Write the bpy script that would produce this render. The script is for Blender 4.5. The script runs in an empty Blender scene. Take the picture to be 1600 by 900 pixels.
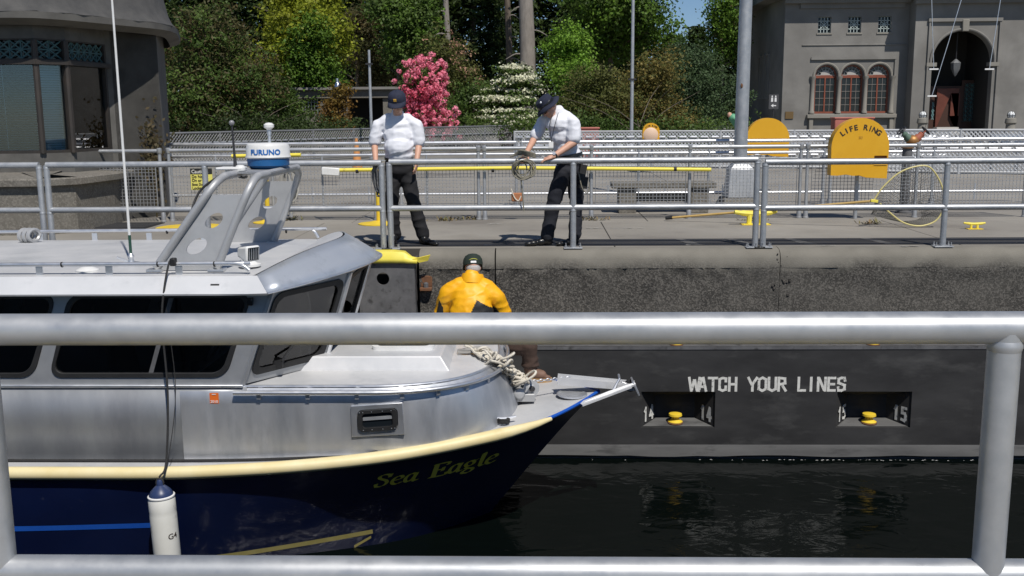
import bpy, bmesh, math, random
import numpy as np
from mathutils import Vector, Matrix
from mathutils.geometry import tessellate_polygon
rnd = random.Random(7); nr = np.random.default_rng(11)
scn = bpy.context.scene; COL = scn.collection
R = math.radians

# ------------------------------------------------------------------ camera
EYE = 1.56; FPX = 1580.0
PITCH, YAW, ROLL = R(9.7), R(1.6), R(0.45)
_fw = Vector((-math.sin(YAW)*math.cos(PITCH), math.cos(YAW)*math.cos(PITCH), -math.sin(PITCH)))
_rt = Vector((math.cos(YAW), math.sin(YAW), 0)); _up = _rt.cross(_fw)
_r2 = _rt*math.cos(ROLL) - _up*math.sin(ROLL); _u2 = _rt*math.sin(ROLL) + _up*math.cos(ROLL)
cd = bpy.data.cameras.new('camera'); cam = bpy.data.objects.new('camera', cd); COL.objects.link(cam)
m = Matrix((_r2, _u2, -_fw)).transposed().to_4x4(); m.translation = (0, 0, EYE); cam.matrix_world = m
cd.sensor_width = 36; cd.lens = FPX/1600*36; cd.clip_start = .05; cd.clip_end = 3000
scn.camera = cam
# survey helpers: a sight line from the photographer's standpoint, cut at a known distance or height
def _ray(px, py): return _r2*((px-800)/FPX) - _u2*((py-450)/FPX) + _fw
def at(px, py, Y):
    d = _ray(px, py); return Vector((0, 0, EYE)) + d*(Y/d.y)
def atz(px, py, z):
    d = _ray(px, py); return Vector((0, 0, EYE)) + d*((z-EYE)/d.z)

# ------------------------------------------------------------------ light
SUN = Vector((.24, -.52, .82)).normalized()
w = bpy.data.worlds.new('World'); scn.world = w; w.use_nodes = True
nt = w.node_tree; sky = nt.nodes.new('ShaderNodeTexSky'); sky.sky_type = 'NISHITA'; sky.sun_disc = False
sky.sun_elevation = math.asin(SUN.z); sky.sun_rotation = math.atan2(SUN.x, SUN.y)
sky.air_density = .8; sky.dust_density = .1; sky.ozone_density = 6
bg = nt.nodes['Background']; bg.inputs['Strength'].default_value = .075
nt.links.new(sky.outputs[0], bg.inputs['Color'])
sl = bpy.data.lights.new('sun', 'SUN'); sl.energy = 4.2; sl.angle = R(.53); sl.color = (1, .95, .88)
so = bpy.data.objects.new('sun', sl); COL.objects.link(so); so.rotation_euler = SUN.to_track_quat('Z', 'Y').to_euler()
vs = scn.view_settings; vs.view_transform = 'Standard'; vs.look = 'None'; vs.exposure = 0; vs.gamma = 1
scn.cycles.max_bounces = 6; scn.cycles.diffuse_bounces = 3; scn.cycles.glossy_bounces = 4; scn.cycles.transparent_max_bounces = 12
scn.cycles.caustics_reflective = False; scn.cycles.caustics_refractive = False
scn.cycles.sample_clamp_indirect = 4

# ------------------------------------------------------------------ materials
MATS = {}
def mat(name, c, c2=None, rough=.6, metal=0, scale=4, bump=0, bscale=None, rvar=0, stretch=None, c3=None, detail=6,
        speck=None, spscale=60, lo=.35, hi=.65, coat=0, spec=.5, translucent=0, island=0, c3scale=None, c3lo=.55, c3hi=.7):
    """procedural surface: two colours mixed by noise, an optional third in patches, optional specks, bump"""
    m = bpy.data.materials.new(name); m.use_nodes = True; MATS[name] = m
    n = m.node_tree.nodes; L = m.node_tree.links; b = n['Principled BSDF']
    c = tuple(c)+(1,) if len(c) == 3 else c
    tc = n.new('ShaderNodeTexCoord'); mp = n.new('ShaderNodeMapping'); L.new(tc.outputs['Object'], mp.inputs[0])
    if stretch: mp.inputs['Scale'].default_value = stretch
    def noise(s, d=detail):
        t = n.new('ShaderNodeTexNoise'); t.inputs['Scale'].default_value = s; t.inputs['Detail'].default_value = d
        t.inputs['Roughness'].default_value = .62; L.new(mp.outputs[0], t.inputs['Vector']); return t
    def ramp(src, a, bb):
        r = n.new('ShaderNodeMapRange'); r.inputs[1].default_value = a; r.inputs[2].default_value = bb; L.new(src, r.inputs[0]); return r.outputs[0]
    def mix(f, a, bb):
        x = n.new('ShaderNodeMix'); x.data_type = 'RGBA'
        L.new(f, x.inputs[0])
        for k, s in ((6, a), (7, bb)):
            if isinstance(s, tuple): x.inputs[k].default_value = s if len(s) == 4 else s+(1,)
            else: L.new(s, x.inputs[k])
        return x.outputs[2]
    out = c
    nz = noise(scale)
    if c2: out = mix(ramp(nz.outputs[0], lo, hi), c, tuple(c2))
    if c3: out = mix(ramp(noise(c3scale or scale*.37).outputs[0], c3lo, c3hi), out, tuple(c3))
    if island:
        g = n.new('ShaderNodeNewGeometry'); h = n.new('ShaderNodeHueSaturation')
        L.new(ramp(g.outputs['Random Per Island'], 0, 1), h.inputs['Value'])
        r = n.new('ShaderNodeMapRange'); r.inputs[3].default_value = 1-island; r.inputs[4].default_value = 1+island
        L.new(g.outputs['Random Per Island'], r.inputs[0]); L.new(r.outputs[0], h.inputs['Value'])
        if isinstance(out, tuple): h.inputs['Color'].default_value = out
        else: L.new(out, h.inputs['Color'])
        out = h.outputs[0]
    if speck:
        v = n.new('ShaderNodeTexVoronoi'); v.inputs['Scale'].default_value = spscale; L.new(mp.outputs[0], v.inputs['Vector'])
        sx = n.new('ShaderNodeSeparateColor'); L.new(v.outputs['Color'], sx.inputs[0])
        out = mix(ramp(sx.outputs[0], .35, 1.0), out, tuple(speck))
    if isinstance(out, tuple): b.inputs['Base Color'].default_value = out
    else: L.new(out, b.inputs['Base Color'])
    b.inputs['Metallic'].default_value = metal; b.inputs['Roughness'].default_value = rough
    b.inputs['Specular IOR Level'].default_value = spec
    if coat: b.inputs['Coat Weight'].default_value = coat; b.inputs['Coat Roughness'].default_value = .06
    if rvar:
        r = n.new('ShaderNodeMapRange'); r.inputs[1].default_value = .3; r.inputs[2].default_value = .7
        r.inputs[3].default_value = max(.02, rough-rvar); r.inputs[4].default_value = rough+rvar
        L.new(noise(scale*1.7).outputs[0], r.inputs[0]); L.new(r.outputs[0], b.inputs['Roughness'])
    if bump:
        bn = n.new('ShaderNodeBump'); bn.inputs['Strength'].default_value = min(1, bump*10 if bump < .1 else 1); bn.inputs['Distance'].default_value = bump
        if speck: L.new(v.outputs['Distance'], bn.inputs['Height'])
        else: L.new(noise(bscale or scale*3).outputs[0], bn.inputs['Height'])
        L.new(bn.outputs[0], b.inputs['Normal'])
    if translucent:
        t = n.new('ShaderNodeBsdfTranslucent'); ms = n.new('ShaderNodeMixShader'); ms.inputs[0].default_value = translucent
        if isinstance(out, tuple): t.inputs[0].default_value = out
        else: L.new(out, t.inputs[0])
        L.new(b.outputs[0], ms.inputs[1]); L.new(t.outputs[0], ms.inputs[2]); L.new(ms.outputs[0], n['Material Output'].inputs[0])
    return m
def glass(name, tint, gloss=.12, rough=.02, cover=.7):
    """tinted pane: partly see-through, partly mirror, real fresnel"""
    m = bpy.data.materials.new(name); m.use_nodes = True; n = m.node_tree.nodes; L = m.node_tree.links
    n.remove(n['Principled BSDF'])
    t = n.new('ShaderNodeBsdfTransparent'); t.inputs[0].default_value = tuple(tint)+(1,)
    g = n.new('ShaderNodeBsdfGlossy'); g.inputs['Roughness'].default_value = rough
    f = n.new('ShaderNodeFresnel'); f.inputs[0].default_value = 1.5
    a = n.new('ShaderNodeMath'); a.operation = 'MULTIPLY_ADD'; a.inputs[1].default_value = 1; a.inputs[2].default_value = gloss
    L.new(f.outputs[0], a.inputs[0]); mx = n.new('ShaderNodeMixShader'); L.new(a.outputs[0], mx.inputs[0])
    L.new(t.outputs[0], mx.inputs[1]); L.new(g.outputs[0], mx.inputs[2]); L.new(mx.outputs[0], n['Material Output'].inputs[0]); return m

galv = mat('galvanised', (.44, .455, .47), (.52, .53, .54), rough=.48, metal=.6, scale=9, bump=.0005, bscale=70, rvar=.1, c3=(.34, .36, .385), c3scale=2.4, c3lo=.48, c3hi=.72, spec=.6)
arch_m = mat('arch_aluminium', (.42, .425, .43), (.48, .485, .49), rough=.5, metal=.35, scale=5, rvar=.05)
visor_m = mat('visor_aluminium', (.56, .6, .65), (.62, .65, .69), rough=.33, metal=.55, scale=1.5, rvar=.04, c3=(.44, .47, .5), c3scale=3)
roof_side = mat('roof_side', (.64, .65, .66), (.72, .725, .73), rough=.4, metal=.25, scale=2.5, c3=(.57, .58, .59), c3scale=3)
alu = mat('aluminium', (.55, .57, .6), (.68, .69, .71), rough=.46, metal=.75, scale=3, stretch=(1, 1, .3), rvar=.08, c3=(.34, .37, .41), c3scale=2.6, c3lo=.5, c3hi=.75, bump=.0008, bscale=4)
alu_bright = mat('bright_aluminium', (.66, .68, .71), (.74, .75, .77), rough=.4, metal=.85, scale=5, rvar=.08)
alu_dull = mat('dull_aluminium', (.36, .37, .385), (.42, .43, .44), rough=.55, metal=.55, scale=4, rvar=.1)
deckpaint = mat('pale_deck', (.55, .56, .57), (.66, .66, .66), rough=.5, metal=.25, scale=2.5, c3=(.46, .47, .48), c3scale=1.4, bump=.0008, bscale=60)
navy = mat('navy_paint', (.0024, .006, .032), (.003, .008, .04), rough=.36, scale=1.2, c3=(.014, .018, .045), c3scale=9, c3lo=.66, c3hi=.74, rvar=.05)
blue = mat('blue_paint', (.01, .08, .42), (.015, .1, .46), rough=.35, scale=3)
cream = mat('cream_rubbing_strake', (.74, .62, .32), (.8, .7, .42), rough=.5, scale=3, c3=(.55, .45, .2), c3scale=1.3, c3lo=.6, c3hi=.75)
gold = mat('gold_lettering', (.9, .7, .06), (.95, .76, .1), rough=.5, scale=8)
yellow = mat('yellow_paint', (.72, .5, .03), (.8, .58, .05), rough=.5, scale=5, c3=(.45, .33, .08), c3scale=3.3, c3lo=.62, c3hi=.72)
yellow_pale = mat('pale_yellow_paint', (.85, .7, .07), (.85, .74, .12), rough=.5, scale=5, c3=(.4, .3, .08), c3scale=6, c3lo=.66, c3hi=.7)
amber = mat('amber_plastic', (.7, .36, .012), (.74, .4, .02), rough=.42, scale=2, c3=(.6, .3, .02), c3scale=1.1)
black = mat('black_rubber', (.012, .012, .013), (.02, .02, .02), rough=.6, scale=9)
black_gloss = mat('black_plastic', (.01, .01, .011), None, rough=.25)
white_pl = mat('white_plastic', (.8, .8, .79), (.72, .72, .7), rough=.35, scale=6)
radar_blue = mat('radome_blue', (.015, .11, .3), (.02, .13, .34), rough=.4, scale=6)
print_blue = mat('print_blue', (.02, .16, .5), None, rough=.5)
ink = mat('dark_lettering', (.03, .02, .015), None, rough=.6)
conc_cop = mat('coping_concrete', (.25, .235, .2), (.33, .31, .27), rough=.9, scale=2.2, c3=(.15, .14, .12), c3scale=1.6, c3lo=.5, c3hi=.68, bump=.006, bscale=50)
conc_deck = mat('deck_concrete', (.235, .218, .188), (.31, .29, .255), rough=.92, scale=.9, c3=(.17, .155, .135), c3scale=.45, c3lo=.48, c3hi=.66, bump=.004, bscale=40)
conc_agg = mat('pebbled_concrete', (.085, .08, .072), (.15, .14, .125), rough=.95, scale=2.6, c3=(.055, .05, .045), c3scale=.9, speck=(.34, .31, .27), spscale=34, bump=.03)
conc_house = mat('house_stucco', (.1, .096, .088), (.14, .135, .124), rough=.95, scale=3, c3=(.075, .072, .066), c3scale=1.2, bump=.004, bscale=70)
conc_plinth = mat('plinth_concrete', (.12, .111, .094), (.165, .155, .133), rough=.95, scale=3, speck=(.22, .205, .178), spscale=50, bump=.006, c3=(.16, .14, .12), c3scale=.8)
conc_admin = mat('admin_stucco', (.17, .163, .15), (.225, .216, .2), rough=.95, scale=.45, c3=(.27, .26, .24), c3scale=.22, c3lo=.5, c3hi=.7)
conc_trim = mat('admin_trim', (.225, .212, .185), (.27, .255, .222), rough=.95, scale=.7)
blackwall = mat('black_guide_wall', (.015, .015, .016), (.036, .036, .037), rough=.75, scale=2.2, stretch=(.4, 1, 1.1), c3=(.085, .085, .083), c3scale=3.1, c3lo=.54, c3hi=.85, bump=.004, bscale=12)
guide_pale = mat('worn_band_and_lit_sill', (.085, .085, .085), (.13, .13, .128), rough=.8, scale=2.2, stretch=(.4, 1, 2), c3=(.05, .05, .05), c3scale=4)
steel = mat('grey_steel', (.1, .1, .105), (.16, .16, .165), rough=.6, metal=.2, scale=5, c3=(.06, .06, .06), c3scale=9, bump=.003, bscale=22)
rust = mat('rust', (.2, .09, .04), (.12, .06, .035), rough=.9, scale=20)
strip = mat('dark_strip', (.022, .022, .024), (.04, .04, .042), rough=.8, scale=3, stretch=(.4, 2, 1))
stencil = mat('stencil_white', (.58, .58, .55), (.72, .72, .68), rough=.8, scale=14, c3=(.16, .16, .15), c3scale=22, c3lo=.56, c3hi=.66)
redbox = mat('red_box', (.4, .12, .09), (.46, .16, .12), rough=.6, scale=3)
lampm = mat('white_globe', (.8, .82, .82), None, rough=.2)
darkm = mat('dark_metal', (.03, .03, .033), None, rough=.5)
brown_wd = mat('red_brown_timber', (.2, .055, .028), (.26, .075, .04), rough=.5, scale=3)
patina = mat('verdigris', (.13, .27, .28), (.2, .34, .34), rough=.7, scale=6)
patina_dark = mat('dark_verdigris', (.05, .12, .13), (.07, .15, .15), rough=.7, scale=6)
slate = mat('roof_slate', (.055, .055, .055), (.085, .083, .08), rough=.9, scale=4, bump=.02, bscale=30)
dark_in = mat('dark_interior', (.016, .016, .017), None, rough=.9)
blind_m = mat('blind_slats', (.62, .72, .76), (.68, .78, .82), rough=.5, scale=4)
skin = mat('skin', (.56, .31, .21), (.62, .35, .25), rough=.55, scale=20)
shirt = mat('white_cotton', (.78, .79, .83), (.74, .75, .8), rough=.9, scale=5, bump=.012, bscale=9)
trouser = mat('black_trousers', (.009, .009, .011), (.014, .014, .017), rough=.85, scale=6, bump=.01, bscale=9)
trouser_navy = mat('dark_navy_trousers', (.009, .01, .016), (.014, .016, .024), rough=.85, scale=6, bump=.01, bscale=9)
leather = mat('black_leather', (.012, .012, .012), None, rough=.3)
capm = mat('navy_cap', (.012, .016, .035), (.02, .025, .05), rough=.85, scale=30)
capgreen = mat('dark_green_cap', (.012, .022, .016), (.018, .03, .02), rough=.85, scale=30)
hairg = mat('grey_hair', (.5, .48, .46), (.35, .33, .32), rough=.8, scale=60)
hairb = mat('dark_hair', (.04, .028, .02), None, rough=.8)
jacket = mat('yellow_jacket', (.85, .4, .004), (.9, .46, .008), rough=.5, scale=5, bump=.02, bscale=6)
jacket_b = mat('jacket_black', (.012, .012, .012), None, rough=.6, bump=.01, scale=5, bscale=8)
boot = mat('brown_boot', (.15, .085, .058), (.2, .115, .08), rough=.7, scale=12)
sole = mat('tan_sole', (.42, .27, .13), None, rough=.7)
ropew = mat('white_rope', (.72, .68, .58), (.55, .5, .42), rough=.9, scale=50, bump=.004, bscale=120)
roped = mat('grey_rope', (.27, .25, .19), (.16, .15, .12), rough=.9, scale=50)
ropeb = mat('black_rope', (.015, .015, .016), (.03, .03, .03), rough=.85, scale=80, bump=.004, bscale=150)
orange = mat('orange_sticker', (.75, .16, .02), None, rough=.5)
glass_boat = glass('tinted_glass', (.5, .52, .53), .05)
glass_house = glass('window_glass', (.74, .86, .9), .07)
glass_far = mat('dark_pane', (.012, .016, .02), None, rough=.08)
wire_m = mat('wire', (.5, .51, .52), (.42, .43, .44), rough=.5, metal=.6, scale=20)
exp_m = mat('expanded_metal', (.6, .61, .62), (.52, .53, .54), rough=.5, metal=.35, scale=6)
exp_dark = mat('grey_expanded_metal', (.2, .205, .21), (.26, .265, .27), rough=.6, metal=.4, scale=6)
bark = mat('bark', (.09, .07, .055), (.16, .13, .1), rough=.95, scale=6, stretch=(1, 1, .2), bump=.03, bscale=9)
bark_pale = mat('pale_bark', (.2, .18, .16), (.3, .27, .24), rough=.95, scale=4, stretch=(1, 1, .25), bump=.03, bscale=9)

# lock wall: smooth pale coping weathering down into dark pebbled concrete
def wall_material():
    m = mat('weathered_lock_wall', (.05, .047, .041), (.085, .08, .07), rough=.95, scale=2.4, c3=(.03, .028, .025), c3scale=.8, c3lo=.45, c3hi=.65, speck=(.16, .148, .13), spscale=72, bump=.012)
    n = m.node_tree.nodes; L = m.node_tree.links; b = n['Principled BSDF']; old = b.inputs['Base Color'].links[0].from_socket
    g = n.new('ShaderNodeNewGeometry'); sp = n.new('ShaderNodeSeparateXYZ'); L.new(g.outputs['Position'], sp.inputs[0])
    t = n.new('ShaderNodeTexNoise'); t.inputs['Scale'].default_value = 2.3; t.inputs['Detail'].default_value = 7; L.new(g.outputs['Position'], t.inputs['Vector'])
    a = n.new('ShaderNodeMath'); a.operation = 'MULTIPLY_ADD'; a.inputs[1].default_value = .34; L.new(t.outputs[0], a.inputs[0]); L.new(sp.outputs[2], a.inputs[2])
    r = n.new('ShaderNodeMapRange'); r.interpolation_type = 'SMOOTHSTEP'; r.inputs[1].default_value = -.12; r.inputs[2].default_value = .07; L.new(a.outputs[0], r.inputs[0])
    t2 = n.new('ShaderNodeTexNoise'); t2.inputs['Scale'].default_value = 3.5; t2.inputs['Detail'].default_value = 8; L.new(g.outputs['Position'], t2.inputs['Vector'])
    c = n.new('ShaderNodeMix'); c.data_type = 'RGBA'; c.inputs[6].default_value = (.13, .12, .1, 1); c.inputs[7].default_value = (.25, .235, .2, 1); L.new(t2.outputs[0], c.inputs[0])
    x = n.new('ShaderNodeMix'); x.data_type = 'RGBA'; L.new(r.outputs[0], x.inputs[0]); L.new(old, x.inputs[6]); L.new(c.outputs[2], x.inputs[7]); L.new(x.outputs[2], b.inputs['Base Color'])
    return m
wall_m = wall_material()
# water: dark green, rippled
water_m = bpy.data.materials.new('lock_water'); water_m.use_nodes = True
n = water_m.node_tree.nodes; L = water_m.node_tree.links; b = n['Principled BSDF']
b.inputs['Base Color'].default_value = (.002, .0035, .003, 1); b.inputs['Roughness'].default_value = .1; b.inputs['IOR'].default_value = 1.33
tc = n.new('ShaderNodeTexCoord'); bp = None
for sc_, ds in ((.7, .024), (3.0, .006)):
    mp = n.new('ShaderNodeMapping'); mp.inputs['Scale'].default_value = (1, 1.5, 1); L.new(tc.outputs['Object'], mp.inputs[0])
    t = n.new('ShaderNodeTexNoise'); t.inputs['Scale'].default_value = sc_; t.inputs['Detail'].default_value = 3; t.inputs['Distortion'].default_value = .8
    L.new(mp.outputs[0], t.inputs[0]); q = n.new('ShaderNodeBump'); q.inputs['Distance'].default_value = ds*2.2; q.inputs['Strength'].default_value = .9
    L.new(t.outputs[0], q.inputs['Height'])
    if bp: L.new(bp.outputs[0], q.inputs['Normal'])
    bp = q
L.new(bp.outputs[0], b.inputs['Normal'])

# ------------------------------------------------------------------ mesh building
def V(*a): return Vector(a)
def roundrect(x0, x1, y0, y1, r, n=4, sl=0, sr=0):
    """2-D rounded outline; sl / sr lean the top left and top right corners sideways"""
    c = [(x0+r, y0+r, 180), (x1-r, y0+r, 270), (x1-r, y1-r, 0), (x0+r, y1-r, 90)]; out = []
    for cx, cy, a in c:
        for i in range(n+1):
            t = R(a+90*i/n); out.append((cx+r*math.cos(t), cy+r*math.sin(t)))
    return [(x+(y-y0)/(y1-y0)*(sl if x < (x0+x1)/2 else sr), y) for x, y in out]
def circ(cx, cy, r, n=20, ry=None): return [(cx+r*math.cos(2*math.pi*i/n), cy+(ry or r)*math.sin(2*math.pi*i/n)) for i in range(n)]
class MB:
    def __init__(s): s.v = []; s.f = []
    def add(s, vs, fs):
        o = len(s.v); s.v += [Vector(p) for p in vs]; s.f += [tuple(i+o for i in f) for f in fs]; return s
    def box(s, x0, x1, y0, y1, z0, z1):
        return s.add([(x, y, z) for z in (z0, z1) for y in (y0, y1) for x in (x0, x1)],
            [(0, 2, 3, 1), (4, 5, 7, 6), (0, 1, 5, 4), (2, 6, 7, 3), (0, 4, 6, 2), (1, 3, 7, 5)])
    def obox(s, c, size, rot=None):
        hx, hy, hz = (a/2 for a in size); M = rot or Matrix.Identity(3)
        return s.add([Vector(c)+M @ Vector((x, y, z)) for z in (-hz, hz) for y in (-hy, hy) for x in (-hx, hx)],
            [(0, 2, 3, 1), (4, 5, 7, 6), (0, 1, 5, 4), (2, 6, 7, 3), (0, 4, 6, 2), (1, 3, 7, 5)])
    def tube(s, pts, r, n=10, closed=False, caps=True):
        P = [Vector(p) for p in pts]; k = len(P); rs = r if isinstance(r, (list, tuple)) else [r]*k
        T = []
        for i in range(k):
            a = P[i-1] if (i or closed) else P[0]; c = P[(i+1) % k] if (i < k-1 or closed) else P[-1]
            T.append((c-a).normalized() if (c-a).length > 1e-9 else Vector((0, 0, 1)))
        u = T[0].orthogonal().normalized(); vs = []; fs = []
        for i in range(k):
            u = (u-T[i]*u.dot(T[i])); u = u.normalized() if u.length > 1e-6 else T[i].orthogonal().normalized()
            ww = T[i].cross(u)
            vs += [P[i]+(u*math.cos(2*math.pi*j/n)+ww*math.sin(2*math.pi*j/n))*rs[i] for j in range(n)]
        for i in range(k if closed else k-1):
            a, c = i*n, ((i+1) % k)*n
            fs += [(a+j, a+(j+1) % n, c+(j+1) % n, c+j) for j in range(n)]
        if caps and not closed: fs += [tuple(range(n))[::-1], tuple(range((k-1)*n, k*n))]
        return s.add(vs, fs)
    def lathe(s, prof, o, ax=(0, 0, 1), n=20):
        ax = Vector(ax).normalized(); u = ax.orthogonal().normalized(); ww = ax.cross(u); o = Vector(o); vs = []; fs = []
        for r, h in prof: vs += [o+ax*h+(u*math.cos(2*math.pi*j/n)+ww*math.sin(2*math.pi*j/n))*max(r, 1e-4) for j in range(n)]
        for i in range(len(prof)-1): fs += [(i*n+j, i*n+(j+1) % n, (i+1)*n+(j+1) % n, (i+1)*n+j) for j in range(n)]
        fs += [tuple(range(n))[::-1], tuple(range((len(prof)-1)*n, len(prof)*n))]
        return s.add(vs, fs)
    def ell(s, c, rad, rot=None, n=14, m=9):
        M = rot or Matrix.Identity(3); c = Vector(c); vs = []; fs = []
        for i in range(m+1):
            t = math.pi*(i+.001)/(m+.002)
            for j in range(n):
                p = 2*math.pi*j/n; vs.append(c+M @ Vector((rad[0]*math.sin(t)*math.cos(p), rad[1]*math.sin(t)*math.sin(p), -rad[2]*math.cos(t))))
        for i in range(m): fs += [(i*n+j, i*n+(j+1) % n, (i+1)*n+(j+1) % n, (i+1)*n+j) for j in range(n)]
        fs += [tuple(range(n))[::-1], tuple(range(m*n, m*n+n))]
        return s.add(vs, fs)
    def cap(s, a, c, ra, rb, n=12):
        """tapered limb with rounded ends"""
        a, c = Vector(a), Vector(c); d = (c-a); ln = d.length or 1e-4
        prof = [(ra*math.sin(t), -ra*math.cos(t)) for t in (.05, .5, 1.0, 1.57)] + [(rb*math.cos(t), ln+rb*math.sin(t)) for t in (0, .5, 1.0, 1.52)]
        return s.lathe(prof, a, d, n)
    def slab(s, outer, holes, O, U, W, t):
        """flat plate with holes; 2-D outline laid on O + u*U + v*W, thickness t away from U x W"""
        O, U, W = Vector(O), Vector(U), Vector(W); N = U.cross(W).normalized()*t
        loops = [outer]+list(holes); flat = [p for l in loops for p in l]
        tri = tessellate_polygon([[Vector((p[0], p[1], 0)) for p in l] for l in loops])
        k = len(flat); vs = [O+U*p[0]+W*p[1] for p in flat]; vs += [p-N for p in vs]; fs = []
        for a, c, d in tri:
            pa, pc, pd = flat[a], flat[c], flat[d]
            if (pc[0]-pa[0])*(pd[1]-pa[1])-(pc[1]-pa[1])*(pd[0]-pa[0]) < 0: c, d = d, c
            fs += [(a, c, d), (a+k, d+k, c+k)]
        o = 0
        for li, l in enumerate(loops):
            ar = sum(l[i-1][0]*l[i][1]-l[i][0]*l[i-1][1] for i in range(len(l)))
            flip = (ar > 0) != (li == 0)
            for i in range(len(l)):
                a, c = o+i, o+(i+1) % len(l); f = (a, a+k, c+k, c); fs.append(f[::-1] if flip else f)
            o += len(l)
        return s.add(vs, fs)
    def grid(s, P, closed=False):
        a, c = len(P), len(P[0]); vs = [p for row in P for p in row]
        fs = [(i*c+j, i*c+(j+1) % c, (i+1)*c+(j+1) % c, (i+1)*c+j) for i in range(a-1) for j in range(c if closed else c-1)]
        return s.add(vs, fs)
    def strokes(s, paths, f, wd, nib=None):
        """lettering: pen strokes in 2-D laid on a surface by f(u, v, lift)"""
        k = 0
        for pts in paths:
            for (x0, y0), (x1, y1) in zip(pts[:-1], pts[1:]):
                d = Vector((x1-x0, y1-y0)); ln = d.length
                if ln < 1e-9: continue
                d /= ln; nn = Vector((-d.y, d.x))*wd/2; ex = d*(wd*.5 if nib is None else wd*.3)
                if nib is not None:
                    q = Vector(nib); nn += q if q.dot(nn) >= 0 else -q
                c = [(x0-ex.x+nn.x, y0-ex.y+nn.y), (x0-ex.x-nn.x, y0-ex.y-nn.y), (x1+ex.x-nn.x, y1+ex.y-nn.y), (x1+ex.x+nn.x, y1+ex.y+nn.y)]
                s.add([f(u, v, .002+k*.00004) for u, v in c], [(0, 1, 2, 3)]); k += 1
        return s
    def build(s, name, m, parent=None, angle=38, bevel=0, label=None, kind=None, sub=0, flat=False, solid=0, recalc=False):
        root = parent
        while root is not None and root.parent is not None: root = root.parent
        org = root.location if root is not None else Vector((0, 0, 0))
        me = bpy.data.meshes.new(name); me.from_pydata([tuple(p-org) for p in s.v], [], s.f)
        if recalc:
            bm = bmesh.new(); bm.from_mesh(me); bmesh.ops.recalc_face_normals(bm, faces=bm.faces); bm.to_mesh(me); bm.free()
        me.materials.append(m)
        if not flat:
            me.shade_smooth(); me.set_sharp_from_angle(angle=R(angle))
        o = bpy.data.objects.new(name, me); COL.objects.link(o); o.parent = parent
        if bevel:
            x = o.modifiers.new('bevel', 'BEVEL'); x.width = bevel; x.segments = 2; x.limit_method = 'ANGLE'; x.angle_limit = R(35)
        if sub: x = o.modifiers.new('subdivision', 'SUBSURF'); x.levels = sub; x.render_levels = sub
        if solid: x = o.modifiers.new('thickness', 'SOLIDIFY'); x.thickness = solid; x.offset = 0
        if label: o['label'] = label
        if kind: o['kind'] = kind
        return o
def thing(name, label, cat, loc=(0, 0, 0), group=None):
    o = bpy.data.objects.new(name, None); COL.objects.link(o); o.location = loc; o.empty_display_size = .2
    o['label'] = label; o['category'] = cat
    if group: o['group'] = group
    return o
def tag(o, label, cat, group=None):
    o['label'] = label; o['category'] = cat
    if group: o['group'] = group
    return o
def dup(root, loc, label=None):
    r = root.copy(); COL.objects.link(r); r.location = loc
    if label: r['label'] = label
    for ch in root.children:
        c = ch.copy(); COL.objects.link(c); c.parent = r
        for g in ch.children:
            d = g.copy(); COL.objects.link(d); d.parent = c
    return r
def text2d(body, size=1, bold=.0, align='CENTER'):
    cu = bpy.data.curves.new('text', 'FONT'); cu.body = body; cu.size = size; cu.offset = bold; cu.align_x = align; cu.resolution_u = 4
    o = bpy.data.objects.new('text', cu); COL.objects.link(o)
    me = bpy.data.meshes.new_from_object(o.evaluated_get(bpy.context.evaluated_depsgraph_get()))
    vs = [(v.co.x, v.co.y) for v in me.vertices]; fs = [tuple(p.vertices) for p in me.polygons]
    bpy.data.objects.remove(o); bpy.data.meshes.remove(me); return vs, fs
def arc(cx, cy, r, a0, a1, n=8, ry=None): return [(cx+r*math.cos(R(a0+(a1-a0)*i/n)), cy+(ry or r)*math.sin(R(a0+(a1-a0)*i/n))) for i in range(n+1)]
def spline(pts, n=6):
    P = [Vector(p) for p in pts]; Q = [P[0]*2-P[1]]+P+[P[-1]*2-P[-2]]; out = []
    for i in range(1, len(Q)-2):
        a, b_, c, d = Q[i-1], Q[i], Q[i+1], Q[i+2]
        for k in range(n):
            t = k/n; out.append(.5*((2*b_)+(c-a)*t+(2*a-5*b_+4*c-d)*t*t+(3*b_-a-3*c+d)*t**3))
    return out+[P[-1]]
def rot3(z=0, y=0, x=0): return Matrix.Rotation(R(z), 3, 'Z') @ Matrix.Rotation(R(y), 3, 'Y') @ Matrix.Rotation(R(x), 3, 'X')
# ================================================================== SETTING
WZ = -2.5
b = MB(); b.add([(-60, 2.62, WZ), (60, 2.62, WZ), (60, 12.4, WZ), (-60, 12.4, WZ)], [(0, 1, 2, 3)])
b.build('water', water_m, kind='structure')
b = MB(); b.add([(-400, 36, -.05), (400, 36, -.05), (400, 900, -.05), (-400, 900, -.05)], [(0, 1, 2, 3)])
b.build('ground', mat('garden_path', (.17, .16, .14), (.22, .21, .18), rough=.95, scale=.3), kind='structure')
b = MB(); b.box(-60, 60, 12.02, 36.2, -.6, -.012); pier = b.build('pier_deck', mat('slab_joint', (.07, .065, .06), None, rough=.95), kind='structure')
ys = [12.02, 14.95, 17.95, 22.9, 28.9, 36]; 
for j in range(len(ys)-1):
    step = [4.1, 4.4, 5, 6, 8][j]; x = -step*4+.9+j*.7
    while x < step*4.2:
        b = MB(); b.box(x+.006, x+step-.006, ys[j]+.006, ys[j+1]-.006, -.1, 0.0 if j else 0.0); b.build('concrete_slab', conc_deck, pier, bevel=.006); x += step
b = MB(); b.box(-30, 30, 12.1, 12.36, .001, .006); b.box(-30, 30, 12.4, 12.74, .001, .006)
b.build('dark_deck_strip', strip, kind='structure')  # two dark bands running along the deck behind the railing
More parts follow.
